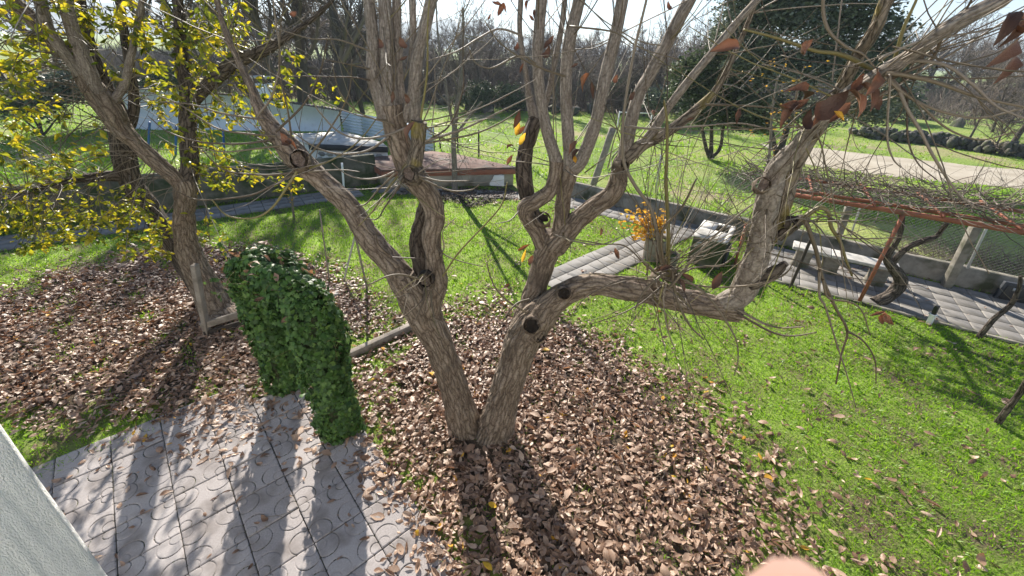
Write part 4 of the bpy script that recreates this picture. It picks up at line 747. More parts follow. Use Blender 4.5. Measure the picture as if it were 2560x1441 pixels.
bl += burst(at(1650, 680, 3.05), 22, (.7, 1.6), (0, -.1, .6), .6, (0, 0, .25), .0055); bl += burst(C9[10:], 20, (.5, 1.4), (.5, .1, -.1), .7, (0, 0, .1), .005); bl += burst(C4[-160:-90], 18, (.6, 1.4), (-.2, .1, -.2), .8, (0, 0, .3), .005); bl += burst(at(1905, 600, 3.0), 14, (.4, 1.1), (-.2, 0, .2), .8, (0, 0, .3), .005)
# crown above the picture (casts the streaked shade on the lawn)
for u, v, Y, s in ((957, -100, 3.6, -.1), (1100, -90, 3.4, .2), (1362, -90, 3.6, 0), (1470, -90, 3.5, .1), (1572, -90, 3.46, .2), (1770, -90, 3.26, .4), (914, -90, 3.58, -.3), (2240, -60, 2.4, .4), (2600, -50, 1.9, .8)):
    p = at(u, v, Y); P = whip(p, (s, rng.normal(0, .2), 1), rng.uniform(1.6, 2.6), (0, 0, .4), n=12, jit=.05); twig_obj(TREE, P, .045, .012, M['smooth_bark'], 'branch', 8)
    for _ in range(6): i_ = rng.integers(2, 11); P2 = whip(P[i_], (rng.normal(0, .7), rng.normal(0, .7), .7), rng.uniform(.6, 1.4), (0, 0, .5), n=7); twig_obj(TREE, P2, .009, .003, M['twig'])
# last brown leaves still hanging: (u, v, Y, length px, tilt)
HL = [new_mesh('leaf', *(lambda a: (a[0], [a[1]]))(leaf_mesh('l', 1, w_, c, f, t, None, 9)), M['hang_leaf'], True) for w_, c, f, t in ((.42, 1.6, .9, .9), (.36, -1.9, 1.1, -1.2), (.4, 2.4, .7, 1.5), (.34, 1.2, 1.4, -.8), (.38, -1.2, .9, 1.8), (.44, 2.9, .5, -1.4))]; nleaf = 0
def hang(u, v, Y, lpx, ang=None, root=TREE, protos=HL, flat=.25):
    c = at(u, v, Y); L = lpx * depth(c) / FPX; a = math.radians(ang) if ang is not None else rng.uniform(0, 6.28)
    x = CR * math.cos(a) + CU * math.sin(a) + CF * rng.normal(0, .3); x /= np.linalg.norm(x); z = -CF + rng.normal(0, flat, 3) + CU * .3; y = np.cross(z, x); y /= np.linalg.norm(y); z = np.cross(x, y)
    o = link('leaf', protos[rng.integers(len(protos))], root); Rm = Matrix(np.stack([x, y, z], 1).tolist()).to_4x4(); o.matrix_local = Matrix.Translation(Vector(c - np.array(root.location))) @ Rm @ Matrix.Scale(L, 4); return o
for t in ((1815, 128, 2.0, 95, 8), (2006, 118, 2.2, 62, 60), (1972, 242, 2.2, 95, 175), (1985, 272, 2.2, 85, 5), (1975, 300, 2.2, 90, 230), (2010, 318, 2.25, 80, 255), (2082, 262, 2.2, 120, 40), (2095, 292, 2.2, 70, 230), (2130, 265, 2.2, 80, 290), (2160, 250, 2.2, 85, 280), (2175, 205, 2.2, 80, 70), (2140, 215, 2.3, 70, 60), (2185, 262, 2.25, 65, 255), (2055, 280, 2.3, 70, 210), (2028, 310, 2.3, 60, 240),
          (2505, 72, 1.9, 110, 65), (2515, 95, 1.95, 90, 235), (2490, 140, 1.9, 110, 225), (2505, 180, 1.9, 90, 235), (2545, 85, 1.9, 90, 270), (1432, 372, 3.4, 42, 240), (1440, 388, 3.4, 40, 60), (1320, 20, 3.5, 34, 250), (1250, 28, 3.5, 38, 240), (1238, 12, 3.5, 30, 180), (1262, 20, 3.5, 26, 100), (1335, 40, 3.5, 30, 270), (1328, 50, 3.5, 28, 300), (1225, 45, 3.5, 20, 60),
          (1375, 110, 3.5, 45, 50), (1370, 135, 3.5, 50, 60), (1293, 122, 3.5, 34, 80), (1305, 175, 3.5, 30, 250), (1290, 300, 3.6, 50, 250), (1305, 325, 3.6, 34, 40), (1280, 370, 3.6, 26, 20), (1275, 400, 3.6, 34, 60), (955, 112, 3.3, 40, 100), (1005, 112, 3.3, 46, 120), (985, 242, 3.3, 36, 80), (1018, 240, 3.3, 34, 100), (1030, 330, 3.2, 60, 70), (1012, 150, 3.3, 30, 10),
          (715, 352, 3.5, 56, 120), (725, 368, 3.5, 50, 150), (742, 36, 3.6, 30, 10), (1435, 168, 3.4, 24, 210), (1540, 197, 3.3, 30, 70), (1580, 240, 3.2, 34, 60), (1672, 25, 3.1, 36, 280), (1845, 285, 2.8, 40, 85), (1840, 300, 2.8, 30, 80), (1790, 700, 2.6, 60, 60), (1710, 690, 2.9, 50, 150), (1655, 675, 2.9, 44, 200), (1700, 715, 2.9, 46, 300), (1540, 640, 2.9, 40, 280),
          (2190, 788, 2.6, 40, 200), (2215, 800, 2.6, 50, 300), (2200, 805, 2.6, 40, 250), (1325, 655, 3.3, 36, 250), (1310, 620, 3.3, 40, 30), (1272, 715, 3.3, 30, 30), (1500, 580, 3.2, 26, 270), (1465, 210, 3.4, 50, 250), (1480, 230, 3.4, 44, 280), (1725, 300, 2.9, 26, 10)): hang(*t); nleaf += 1
for u, v, Y, l in ((1296, 318, 3.6, 46), (1305, 345, 3.6, 40), (1310, 640, 3.3, 36), (2095, 292, 2.15, 44), (1436, 400, 3.4, 26), (1420, 210, 3.6, 26)): hang(u, v, Y, l, protos=leaf_proto(M['gold_leaf']))

# ================================================================== left tree, still in yellow leaf
b0 = gnd(548, 790); b0[2] = 0; LT = empty('yellow_tree', b0); tag(LT, 'leaning twin-trunk tree in yellow-green autumn leaf on the left', 'tree')
y0 = b0[1]; WSC = [.9, .82, .78, .74, .74]
limb(LT, 'trunk', [(566, 806, y0 - .1, 128), (545, 775, y0, 104), (511, 710, y0 + .05, 84), (476, 640, y0 + .1, 74), (462, 580, y0 + .12, 62), (462, 520, y0 + .12, 58), (464, 470, y0 + .1, 62), (458, 448, y0 + .1, 50)], B, 60, .009, seed=50)
l1, _ = limb(LT, 'branch', [(462, 470, y0 + .1, 46), (432, 440, y0 + .05, 46), (390, 405, y0, 48), (342, 360, y0 - .05, 46), (302, 322, y0 - .1, 58), (270, 270, y0 - .15, 78), (232, 220, y0 - .2, 66), (190, 160, y0 - .3, 48), (140, 108, y0 - .4, 42), (80, 48, y0 - .5, 38), (20, -10, y0 - .6, 34), (-60, -80, y0 - .7, 30)], B, 44, .006, seed=51)
l2, _ = limb(LT, 'branch', [(466, 455, y0 + .15, 52), (475, 420, y0 + .2, 48), (471, 360, y0 + .25, 44), (470, 300, y0 + .3, 44), (469, 230, y0 + .3, 42), (456, 150, y0 + .3, 34), (450, 80, y0 + .3, 30), (445, 0, y0 + .3, 28), (440, -90, y0 + .3, 25)], DK, 40, .006, seed=52)
l3, _ = limb(LT, 'branch', [(476, 268, y0 + .3, 26), (495, 240, y0 + .3, 30), (548, 188, y0 + .25, 36), (604, 148, y0 + .2, 34), (650, 132, y0 + .1, 30), (720, 90, y0, 20), (790, 40, y0 - .1, 13), (850, -20, y0 - .2, 9)], DK, 32, .004, seed=53)
l4, _ = limb(LT, 'trunk', [(530, 760, y0 + .3, 60), (480, 690, y0 + .45, 56), (430, 610, y0 + .6, 56), (372, 520, y0 + .7, 62), (332, 465, y0 + .7, 62), (312, 400, y0 + .7, 66), (302, 340, y0 + .65, 62), (288, 280, y0 + .6, 66), (256, 210, y0 + .5, 50), (225, 130, y0 + .5, 42), (200, 40, y0 + .5, 36), (185, -80, y0 + .5, 32)], DK, 44, .007, seed=54)
l5, _ = limb(LT, 'branch', [(300, 350, y0 + .7, 30), (330, 300, y0 + .7, 26), (335, 240, y0 + .7, 25), (322, 150, y0 + .7, 23), (304, 40, y0 + .7, 21), (296, -60, y0 + .7, 19)], DK, 24, .003, seed=55)
l6, _ = limb(LT, 'branch', [(245, 235, y0 - .2, 44), (205, 140, y0 - .3, 38), (180, 70, y0 - .35, 34), (160, -10, y0 - .4, 30), (145, -90, y0 - .4, 26)], S_, 24, .003, seed=56)
l7, _ = limb(LT, 'branch', [(215, 200, y0 - .25, 34), (130, 90, y0 - .5, 28), (100, 10, y0 - .6, 24), (80, -70, y0 - .6, 20)], S_, 20, .002, seed=57)
l8, _ = limb(LT, 'branch', [(310, 440, y0 + .65, 34), (250, 442, y0 + .5, 26), (180, 450, y0 + .2, 20), (100, 470, y0 - .1, 14), (20, 500, y0 - .3, 9)], DK, 20, .003, seed=58)
l9, _ = limb(LT, 'branch', [(285, 250, y0 - .1, 22), (310, 215, y0 - .1, 20), (325, 150, y0 - .1, 18), (345, 60, y0, 15), (360, -40, y0, 12)], S_, 16, .002, seed=59)
LIMBS = np.concatenate([l1, l2, l3, l4[60:], l5, l6, l7, l8, l9])
CL = [  # leaf clusters u, v, Y, spread u, spread v, n whips
 (90, 60, -.4, 110, 70, 22), (300, 60, .3, 130, 70, 30), (520, 90, .2, 90, 90, 34), (430, 180, .4, 90, 70, 20), (560, 60, .1, 80, 60, 18), (560, 280, .2, 70, 60, 14), (420, 270, .3, 60, 50, 16), (560, 390, .3, 70, 50, 16), (500, 430, .2, 50, 40, 10), (60, 250, -.3, 70, 80, 14),
 (70, 400, -.2, 90, 70, 16), (180, 400, 0, 80, 60, 12), (60, 540, -.3, 70, 60, 20), (190, 540, -.2, 80, 50, 22), (300, 540, -.1, 70, 50, 22), (380, 590, -.2, 50, 40, 16), (130, 600, -.3, 80, 30, 16), (540, 590, .0, 50, 40, 6), (650, 250, .1, 70, 60, 8), (720, 180, .2, 80, 80, 8), (20, 150, -.3, 60, 90, 12), (-80, 300, -.3, 80, 160, 16), (-60, 560, -.3, 70, 60, 12), (700, 430, 0, 60, 30, 5), (260, -80, 0, 260, 60, 26), (560, -70, 0, 150, 50, 12)]
LP, LD = [], []; TWP, TWR = [], []
nobj = 0
for u, v, dy, su, sv, n_ in CL:
    for _ in range(n_):
        tgt = at(u + rng.normal(0, su * .6), v + rng.normal(0, sv * .6), y0 + dy + rng.normal(0, .45)); dd = np.linalg.norm(LIMBS - tgt, axis=1); st_ = LIMBS[np.argsort(dd)[rng.integers(0, 60)]]
        mid = (st_ + tgt) / 2 + np.array([0, 0, .12 * np.linalg.norm(tgt - st_)]) + rng.normal(0, .06, 3); end = tgt + np.array([0, 0, -.1])
        P = spline([st_, mid, tgt, end], 10)
        if nobj < 140: twig_obj(LT, P, .007, .0022, M['twig'], s=5); nobj += 1
        else: TWP.append(P); TWR.append(np.linspace(.006, .002, 10))
        m_ = rng.integers(10, 18)
        for k_ in range(m_):
            f = rng.uniform(.35, 1) ** .8 * 8.99; i_ = int(f); p = P[i_] + (P[i_ + 1] - P[i_]) * (f - i_); d = rng.normal(0, 1, 3) * [1, 1, .5] + [0, 0, -.6]; LP.append(p + d / np.linalg.norm(d) * rng.uniform(.03, .09)); LD.append(d)
V, q, e = tubes(np.array(TWP) - b0, np.array(TWR), 4); o = MB().add(V, q, e).build('fine_twigs', M['twig'], LT); tag(o, kind='stuff')
burst(np.concatenate([l1[30:], l6, l7, l8]), 105, (.5, 1.5), (-.4, -.2, .1), .8, (0, 0, .3), .006, LT); burst(LIMBS, 75, (.5, 1.4), (0, 0, .4), .8, (0, 0, .4), .006, LT)
LP, LD = np.array(LP), np.array(LD); LD /= np.linalg.norm(LD, axis=1)[:, None]
zr_ = rng.normal(0, 1, LP.shape) + np.array([-.2, -.5, .7]); Yx = np.cross(zr_, LD); Yx /= np.linalg.norm(Yx, axis=1)[:, None]; Zx = np.cross(LD, Yx); RL = np.stack([LD, Yx, Zx], -1); SL = rng.uniform(.065, .13, len(LP))
order = np.argsort(-SL / np.maximum(.5, (LP - CAM) @ CF)); TL = leaf_proto(M['tree_leaf'])
uu, vv, _ = proj(LP); vis = (uu > 0) & (uu < 2560) & (vv > 0)
big = [k for k in order if vis[k]][:300]; rest = np.setdiff1d(np.arange(len(LP)), big)
for k in big:
    o = link('leaf', TL[k % 6], LT); o.matrix_local = Matrix.Translation(Vector(LP[k] - b0)) @ Matrix(RL[k].tolist()).to_4x4() @ Matrix.Scale(float(SL[k]), 4)
mb = MB()
for t in range(6):
    s_ = rest[rest % 6 == t]; scatter(mb, LEAF[t][0], [LEAF[t][1]], LP[s_] - b0, RL[s_], SL[s_])
o = mb.build('foliage', M['tree_leaf'], LT, smooth=True); tag(o, kind='stuff')

# ================================================================== ivy-covered garden arch
i1, i2 = gnd(856, 1078), gnd(722, 968); i1[2] = i2[2] = 0; IV = empty('ivy_arch', (i1 + i2) / 2); tag(IV, 'two-legged garden arch thickly covered in dark green ivy', 'ivy'); io = np.array(IV.location)
dI = i2 - i1
ctrl = [i1, i1 + [0, 0, .7], i1 + [0, 0, 1.4], i1 + dI * .1 + [0, 0, 1.85], i1 + dI * .42 + [0, 0, 2.02], i1 + dI * .8 + [0, 0, 1.95], i2 + [0, 0, 1.65], i2 + [0, 0, .8], i2]
rc = [.21, .235, .25, .25, .235, .24, .235, .22, .2]
S8 = spline(np.c_[np.array(ctrl), rc], 90); CI, rI = S8[:, :3], S8[:, 3]
V, q = rings(CI - io, rI * .74, 24, .0, lump=.3, seed=3); MB().add(V, q).build('stems', M['ivy_core'], IV, smooth=True)
iv = [(0, -.5), (.18, -.46), (.5, -.3), (.3, -.05), (.52, .18), (.22, .2), (0, .6), (-.22, .2), (-.52, .18), (-.3, -.05), (-.5, -.3), (-.18, -.46)]
IVV = np.array([(0, -.05, .04)] + [(x, y, -.06 * (x * x + y * y) * 4) for x, y in iv]); IVF = np.array([[0, 1 + i, 1 + (i + 1) % 12] for i in range(12)])
n_ = 17000; ii = rng.integers(0, 89, n_); th = rng.random(n_) * 2 * math.pi; T_ = np.gradient(CI, axis=0); T_ /= np.linalg.norm(T_, axis=1)[:, None]
X_ = np.cross(T_, dI / np.linalg.norm(dI) + np.array([.3, .1, .0])); X_ /= np.linalg.norm(X_, axis=1)[:, None]; Y_ = np.cross(T_, X_)
Nn = X_[ii] * np.cos(th)[:, None] + Y_[ii] * np.sin(th)[:, None]; bumpy = 1 + .16 * np.sin(th * 3 + ii * .21) + .12 * np.sin(th * 5 - ii * .4 + 2)
Pp = CI[ii] + (CI[np.minimum(ii + 1, 89)] - CI[ii]) * rng.random((n_, 1)) + Nn * (rI[ii] * bumpy * rng.uniform(.82, 1.08, n_))[:, None]
Zl = Nn + rng.normal(0, .45, (n_, 3)) + [0, 0, .25]; Zl /= np.linalg.norm(Zl, axis=1)[:, None]; Yl = np.array([0, 0, -1.]) + rng.normal(0, .5, (n_, 3)); Xl = np.cross(Yl, Zl); Xl /= np.linalg.norm(Xl, axis=1)[:, None]; Yl = np.cross(Zl, Xl); RI = np.stack([Xl, Yl, Zl], -1)
SI = np.clip(rng.lognormal(-3.05, .28, n_), .026, .09); ok = Pp[:, 2] > .01; facing = ((CAM - Pp) * Nn).sum(1) > .8
score = np.where(ok & facing, SI / np.linalg.norm(Pp - CAM, axis=1), 0); bigi = np.argsort(-score)[:120]; ivme = new_mesh('leaf', IVV, [IVF], M['ivy'])
for k in bigi: o = link('leaf', ivme, IV); o.matrix_local = Matrix.Translation(Vector(Pp[k] - io)) @ Matrix(RI[k].tolist()).to_4x4() @ Matrix.Scale(float(SI[k]), 4)
rs_ = np.setdiff1d(np.where(ok)[0], bigi); mb = MB(); scatter(mb, IVV, [IVF], Pp[rs_] - io, RI[rs_], SI[rs_]); o = mb.build('foliage', M['ivy'], IV); tag(o, kind='stuff')
for _ in range(34):
    k_ = rng.integers(n_); 
    if not ok[k_]: continue
    P = whip(Pp[k_], Nn[k_] * .8 + [0, 0, rng.choice([-.8, .6])], rng.uniform(.12, .4), (0, 0, -.8), n=7, jit=.2); P = P[P[:, 2] > .01]
    if len(P) < 4: continue
    sh_ = twig_obj(IV, P, .003, .0015, M['green_twig'], 'shoot', 4)
    for q_ in P[1:]:
        o = link('leaf', ivme, IV); o.matrix_local = Matrix.Translation(Vector(q_ - io + rng.normal(0, .015, 3))) @ Matrix(RI[rng.integers(n_)].tolist()).to_4x4() @ Matrix.Scale(rng.uniform(.03, .06), 4)
DRY = leaf_proto(M['dry_leaf'])

# ================================================================== vine, saplings, shrubs in the garden
def px_tube(root, pts, mat, name='stem', sides=12, amp=.003, lump=.15, seed=0): return limb(root, name, pts, mat, sides, amp, lump, dens=.03, seed=seed)
vb = gnd(2187, 758); vy = vb[1]; VN = empty('grape_vine', vb); tag(VN, 'gnarled grape vine twisting up to the pergola on the right', 'vine')
px_tube(VN, [(2187, 758, vy, 34), (2225, 738, vy + .02, 34), (2246, 716, vy + .05, 34), (2251, 695, vy + .05, 30), (2234, 672, vy + .05, 26), (2219, 655, vy + .03, 18), (2219, 638, vy, 16), (2240, 608, vy, 14), (2252, 575, vy, 13), (2256, 535, vy, 12)], DK, 'trunk', 24, .005, .2, 70)
px_tube(VN, [(2228, 662, vy + .05, 18), (2250, 636, vy + .05, 16), (2275, 617, vy + .05, 16), (2310, 602, vy + .05, 15), (2340, 592, vy + .1, 13), (2355, 575, vy + .1, 11), (2368, 558, vy + .1, 10)], DK, 'branch', 20, .005, .2, 71)
vt = []
for s0_, s1_, n_ in ((-.9, 3.4, 560), (3.4, 6, 80), (5.6, 9.0, 150)):
    for _ in range(n_):
        p = f0 + fd * rng.uniform(s0_, s1_) + bk * rng.uniform(-.1, 1.75) + [0, 0, rng.uniform(.02, .3) ]; vt.append(whip(p, np.r_[rng.normal(0, 1, 2), rng.normal(.1, .25)], rng.uniform(.3, .9), (0, 0, .25), n=7, jit=.3))
tw_n = 120
for P in vt[:tw_n]: twig_obj(VN, P, .011, .004, M['far_twig' if rng.random() < .5 else 'twig'], 'cane', 5)
V, q, e = tubes(np.array(vt[tw_n:]) - vb, np.linspace(.009, .003, 7)[None].repeat(len(vt) - tw_n, 0), 4); o = MB().add(V, q, e).build('cane_tangle', M['twig'], VN); tag(o, kind='stuff')
def sapling(pts, label, nb=5, mat=DK, gold=0, spread=.5, name='sapling'):
    b = gnd(*pts[0][:2]); r = empty(name, b); tag(r, label, 'sapling'); yy = b[1]
    C, rr5 = px_tube(r, [(u, v, yy, w_) for u, v, w_ in pts], mat, 'stem', 10, .002, .12); 
    for _ in range(nb):
        p = C[rng.integers(len(C) // 3, len(C))]; P = whip(p, (rng.normal(0, .8), rng.normal(0, .8), .5), rng.uniform(.2, .7) * spread * 2, (0, 0, .5), n=8); twig_obj(r, P, .005, .0015, M['twig'], s=4)
        for _k in range(gold):
            q_ = P[rng.integers(3, 8)] + rng.normal(0, .03, 3); o = link('leaf', GL[rng.integers(6)], r); o.matrix_local = Matrix.Translation(Vector(q_ - b)) @ Matrix.Rotation(rng.uniform(0, 6.3), 4, 'Z') @ Matrix.Rotation(rng.normal(.6, .5), 4, 'X') @ Matrix.Scale(rng.uniform(.07, .11), 4)
    return r
GL = leaf_proto(M['gold_leaf'])
sapling([(2446, 845, 14), (2483, 800, 13), (2526, 763, 12), (2547, 723, 10), (2552, 690, 8)], 'leaning bare sapling at the right path edge')
sapling([(2494, 1058, 16), (2525, 1015, 15), (2548, 985, 14), (2575, 940, 13)], 'thin leaning sapling stem on the lawn at the right edge', 2)
sapling([(735, 545, 7), (731, 510, 6), (728, 480, 5), (727, 455, 4)], 'tiny leafy sapling on the lawn beside the left path', 7, M['twig'], 5, .3)
sapling([(1905, 560, 10), (1912, 470, 9), (1925, 370, 8), (1930, 280, 6), (1945, 190, 4)], 'thin bare tree with a few orange leaves behind the right limb', 26, M['twig'], 3, 1.0, 'orange_leaf_tree')
sb_ = plA + [0, 0, .5]; SG = empty('golden_shrub', sb_); tag(SG, 'orange-yellow leaved shrub growing in the mossy planter', 'shrub')
for _ in range(40):
    tg = at(rng.normal(1612, 26), rng.normal(560, 26), plA[1] + rng.normal(0, .15)); P = spline([sb_ + rng.normal(0, .05, 3), (sb_ + tg) / 2 + [0, 0, .08], tg], 9); twig_obj(SG, P, .006, .002, M['twig'], s=4)
    for _k in range(10):
        q_ = P[rng.integers(3, 9)] + rng.normal(0, .05, 3); o = link('leaf', GL[rng.integers(6)], SG); o.matrix_local = Matrix.Translation(Vector(q_ - sb_)) @ Matrix.Rotation(rng.uniform(0, 6.3), 4, 'Z') @ Matrix.Rotation(rng.normal(.6, .6), 4, 'X') @ Matrix.Scale(rng.uniform(.12, .19), 4)
def thicket(name, label, box, n, Lr, mat='twig', r0=.008, bend=(0, 0, .4), cat='shrub', mean=(0, 0, .8), spread=.5, z0=None):
    """bare shrub: stems rising from the ground around one spot"""
    u, v, ru, ry = box; b = gnd(u, v); r = empty(name, b); tag(r, label, cat); PP = []
    for _ in range(n):
        s = b + np.r_[rng.normal(0, ru), rng.normal(0, ry), 0]; P = whip(s, np.asarray(mean) + rng.normal(0, spread, 3), rng.uniform(*Lr), bend, n=9, jit=.2); PP.append((P, 1.0))
        for _k in range(3): i_ = rng.integers(3, 8); PP.append((whip(P[i_], (P[i_] - P[i_ - 1]) * 8 + rng.normal(0, .6, 3), rng.uniform(*Lr) * .5, bend, n=9, jit=.2), .5))
    V, q, e = tubes(np.array([p for p, _ in PP]) - b, np.array([np.linspace(r0 * k, r0 * k * .25, 9) for _, k in PP]), 4); MB().add(V, q, e).build('stems', M[mat], r); return r
thicket('bare_shrub', 'bare shrub rising behind the right wall beside the sink', (1800, 560, .5, .4), 26, (1.0, 2.2)); thicket('bare_shrub', 'bare twiggy shrub behind the wall left of the pergola', (1950, 560, .6, .5), 34, (1.2, 2.4), 'far_twig'); thicket('bare_shrub', 'spiny bare shrub growing beyond the pergola by the road', (2330, 560, .9, .5), 30, (1.0, 2.2), 'far_twig')
thicket('bare_shrub', 'bare shrub at the far right edge beyond the pergola', (2540, 520, .8, .6), 34, (1.2, 2.6), 'far_twig'); thicket('bare_shrub', 'low brush heap behind the fence right of the bench', (2310, 640, 1.1, .3), 230, (.3, .9), 'far_twig', .007, (0, 0, -.3), spread=.9)
thicket('bare_shrub', 'bare brush heap behind the fence at the leaning post', (2500, 672, 1.3, .3), 260, (.3, .9), 'twig', .007, (0, 0, -.3), spread=.9)

# ================================================================== far vegetation
def grow(seed, h, nlev=4, kids=(9, 7, 6), ang=(.9, .8, .8), lr=(.55, .5, .5), up=.35, rt=.12):
    r_ = np.random.default_rng(seed); lv = []
    C = whip((0, 0, -.05), (r_.normal(0, .08), r_.normal(0, .08), 1), h * .75, (0, 0, .2), rs=r_, n=8, jit=.1); P = C[None]; R = np.linspace(rt, rt * .35, 8)[None]; Ls = np.array([h * .75]); lv.append((P, R))
    for k in range(nlev - 1):
        K = kids[k]; B_ = len(P); n = P.shape[1]; idx = np.repeat(np.arange(B_), K); f = r_.uniform(.25 if k == 0 else .15, 1, len(idx)) * (n - 1.01); i_ = f.astype(int); fr2 = (f - i_)[:, None]
        s = P[idx, i_] * (1 - fr2) + P[idx, i_ + 1] * fr2; t = P[idx, i_ + 1] - P[idx, i_]; t /= np.linalg.norm(t, axis=1)[:, None]
        d = t + r_.normal(0, ang[k], t.shape); d[:, 2] += up; d /= np.linalg.norm(d, axis=1)[:, None]; L = Ls[idx] * lr[k] * r_.uniform(.5, 1.1, len(idx)); m = 5; Q = [s]
        for z in range(m - 1):
            d = d + r_.normal(0, .14, d.shape) + [0, 0, .05]; d /= np.linalg.norm(d, axis=1)[:, None]; Q.append(Q[-1] + d * (L / (m - 1))[:, None])
        r0 = R[idx, i_] * .55; P = np.stack(Q, 1); R = r0[:, None] * np.linspace(1, .35, m)[None]; R = np.maximum(R, .011); Ls = L; lv.append((P, R))
    return lv
def tree_meshes(seed, h, **k):
    lv = grow(seed, h, **k); a = MB(); b = MB()
    for n_, (P, R) in enumerate(lv):
        V, q, e = tubes(P, R, 8 if n_ == 0 else (5 if n_ == 1 else 3)); (a if n_ == 0 else b).add(V, q, e)
    return a.mesh('trunk', M['far_bark'], True), b.mesh('crown', M['far_twig'])
FT = [tree_meshes(100 + k, h, kids=kk, rt=rt) for k, (h, kk, rt) in enumerate([(6, (11, 8, 7), .13), (6, (13, 8, 6), .10), (6, (9, 9, 8), .16), (6, (14, 8, 7), .09)])]
def bare(u, v, Y, h, k, label, group, rz=None, cat='tree', wide=1.0):
    b = at(u, v, Y) if Y is not None else gnd(u, v); b[2] = -.05; r = empty('bare_tree', b, rng.uniform(0, 6.3) if rz is None else rz); s = h / 6; r.scale = (s * wide, s * wide, s); tag(r, label, cat, group)
    link('trunk', FT[k][0], r); link('crown', FT[k][1], r); return r
# tall bare trees behind the white wall
for u, Y, h, k, l in ((700, 27, 13, 0, 'tall bare tree behind the white wall, just right of the chimney'), (760, 29, 14, 2, 'tall bare tree behind the white wall, second right of the chimney'), (856, 26, 13, 2, 'thick-trunked bare tree at the right end of the white wall'), (908, 30, 11, 1, 'slanting bare tree right of the thick trunk by the white wall'), (560, 28, 12, 3, 'bare tree behind the white wall left of the chimney'), (430, 30, 12, 1, 'bare tree far behind the yellow leaves'), (640, 36, 13, 0, 'bare tree farther back behind the chimney'), (800, 38, 13, 3, 'bare tree farther back between the white wall trunks'), (200, 30, 12, 2, 'bare tree beyond the left wall behind the leaning limbs'), (60, 26, 11, 0, 'bare tree beyond the left wall at the left edge')): bare(u, 290, Y, h, k, l, 'tall bare trees behind the white wall')
# slim tree by the outbuilding
sb2 = gnd(1137, 478); sb2[2] = 0; ST = empty('slim_tree', sb2); tag(ST, 'slim grey bare tree standing before the red-roofed outbuilding', 'tree'); ys = sb2[1]
cS2, _ = limb(ST, 'trunk', [(1137, 480, ys, 16), (1136, 420, ys, 15), (1134, 350, ys, 14), (1140, 290, ys, 13), (1150, 210, ys, 11), (1156, 130, ys, 8), (1158, 20, ys, 6)], S_, 14, .002, .1)
limb(ST, 'branch', [(1136, 330, ys, 9), (1120, 250, ys, 8), (1110, 180, ys, 6), (1095, 90, ys, 5), (1090, 0, ys, 4)], S_, 10, .001, .1, dens=.05); limb(ST, 'branch', [(1138, 340, ys, 8), (1175, 290, ys, 7), (1205, 255, ys, 5)], S_, 10, .001, .1, dens=.05)
burst(cS2[20:], 60, (.7, 2.2), (0, 0, .3), .8, (0, 0, .3), .012, ST)
# woods across the meadow
kk_ = 0
for row, (Y0, nT, h0, l) in enumerate([(37, 30, 6.0, 'bare grey tree in the front row of the woods beyond the meadow'), (46, 42, 7.0, 'bare grey tree in the middle rows of the woods beyond the meadow'), (60, 55, 8.2, 'bare grey tree in the back rows of the woods beyond the meadow'), (85, 60, 10.5, 'bare grey tree in the farthest row of the woods beyond the meadow')]):
    for k in range(nT):
        u = 860 + (1000 if row < 2 else 1750) * (k + rng.uniform(-.4, .4)) / nT
        if row >= 2: u = 500 + 2150 * (k + rng.uniform(-.3, .3)) / nT
        bare(u, 200, Y0 + rng.uniform(-3, 4), h0 * (.78 if 990 < u < 1720 else 1.0) * rng.uniform(.75, 1.15), int(rng.integers(4)), l, ['front', 'middle', 'back', 'farthest'][row] + ' row of the woods beyond the meadow', wide=1.25)
for u, Y, h, k, l in ((2420, 42, 6, 1, 'bare tree on the slope at the right, left of a pair'), (2500, 34, 5.5, 3, 'bare tree on the slope near the right edge'), (2570, 30, 6, 0, 'bare tree at the right edge beyond the road'), (2340, 48, 6, 2, 'bare tree on the far slope right of the dark oak'), (2450, 27, 3.6, 1, 'low spreading bare shrub tree beyond the drystone wall'), (2540, 25, 3.2, 3, 'low bare shrub tree at the right edge above the road'), (2660, 24, 4, 2, 'bare shrub tree beyond the right edge of the road')): bare(u, 300, Y, h, k, l, 'bare trees on the right slope', wide=1.3)
wf = strip('wood_floor', np.array([(-60, 42.), (-20, 38), (0, 36.5), (14, 38), (30, 50), (90, 66)]), np.array([(-110, 125.), (-40, 125), (0, 125), (30, 125), (60, 125), (160, 125)]), -.0, M['wood_floor'], 60, .6)
nU = 34000; yU = 36 + 62 * rng.random(nU) ** 1.3; xU = rng.uniform(-.95, 1.25, nU) * yU; kU = (xU < 16) | (yU > 50) | ((yU > 38) & (xU > 26) & (wob(np.c_[xU, yU], .25, 2) > .1)); xU, yU = xU[kU], yU[kU]; nU = len(xU)
dU = rng.normal(0, .35, (nU, 3)) + [0, 0, 1]; hU = rng.uniform(.9, 2.7, nU) * (1 + .4 * wob(np.c_[xU, yU], .2, 1)); PU = [np.c_[xU, yU, np.full(nU, -.05)]]
for _ in range(4): dU = dU + rng.normal(0, .22, (nU, 3)); dU /= np.linalg.norm(dU, axis=1)[:, None]; PU.append(PU[-1] + dU * (hU / 4)[:, None])
V, q, e = tubes(np.stack(PU, 1), np.linspace(.03, .012, 5)[None].repeat(nU, 0) * (yU / 45)[:, None], 3); o = MB().add(V, q).build('wood_undergrowth', M['far_twig']); tag(o, 'brown leafless undergrowth of the woods beyond the meadow', 'undergrowth', kind='stuff')
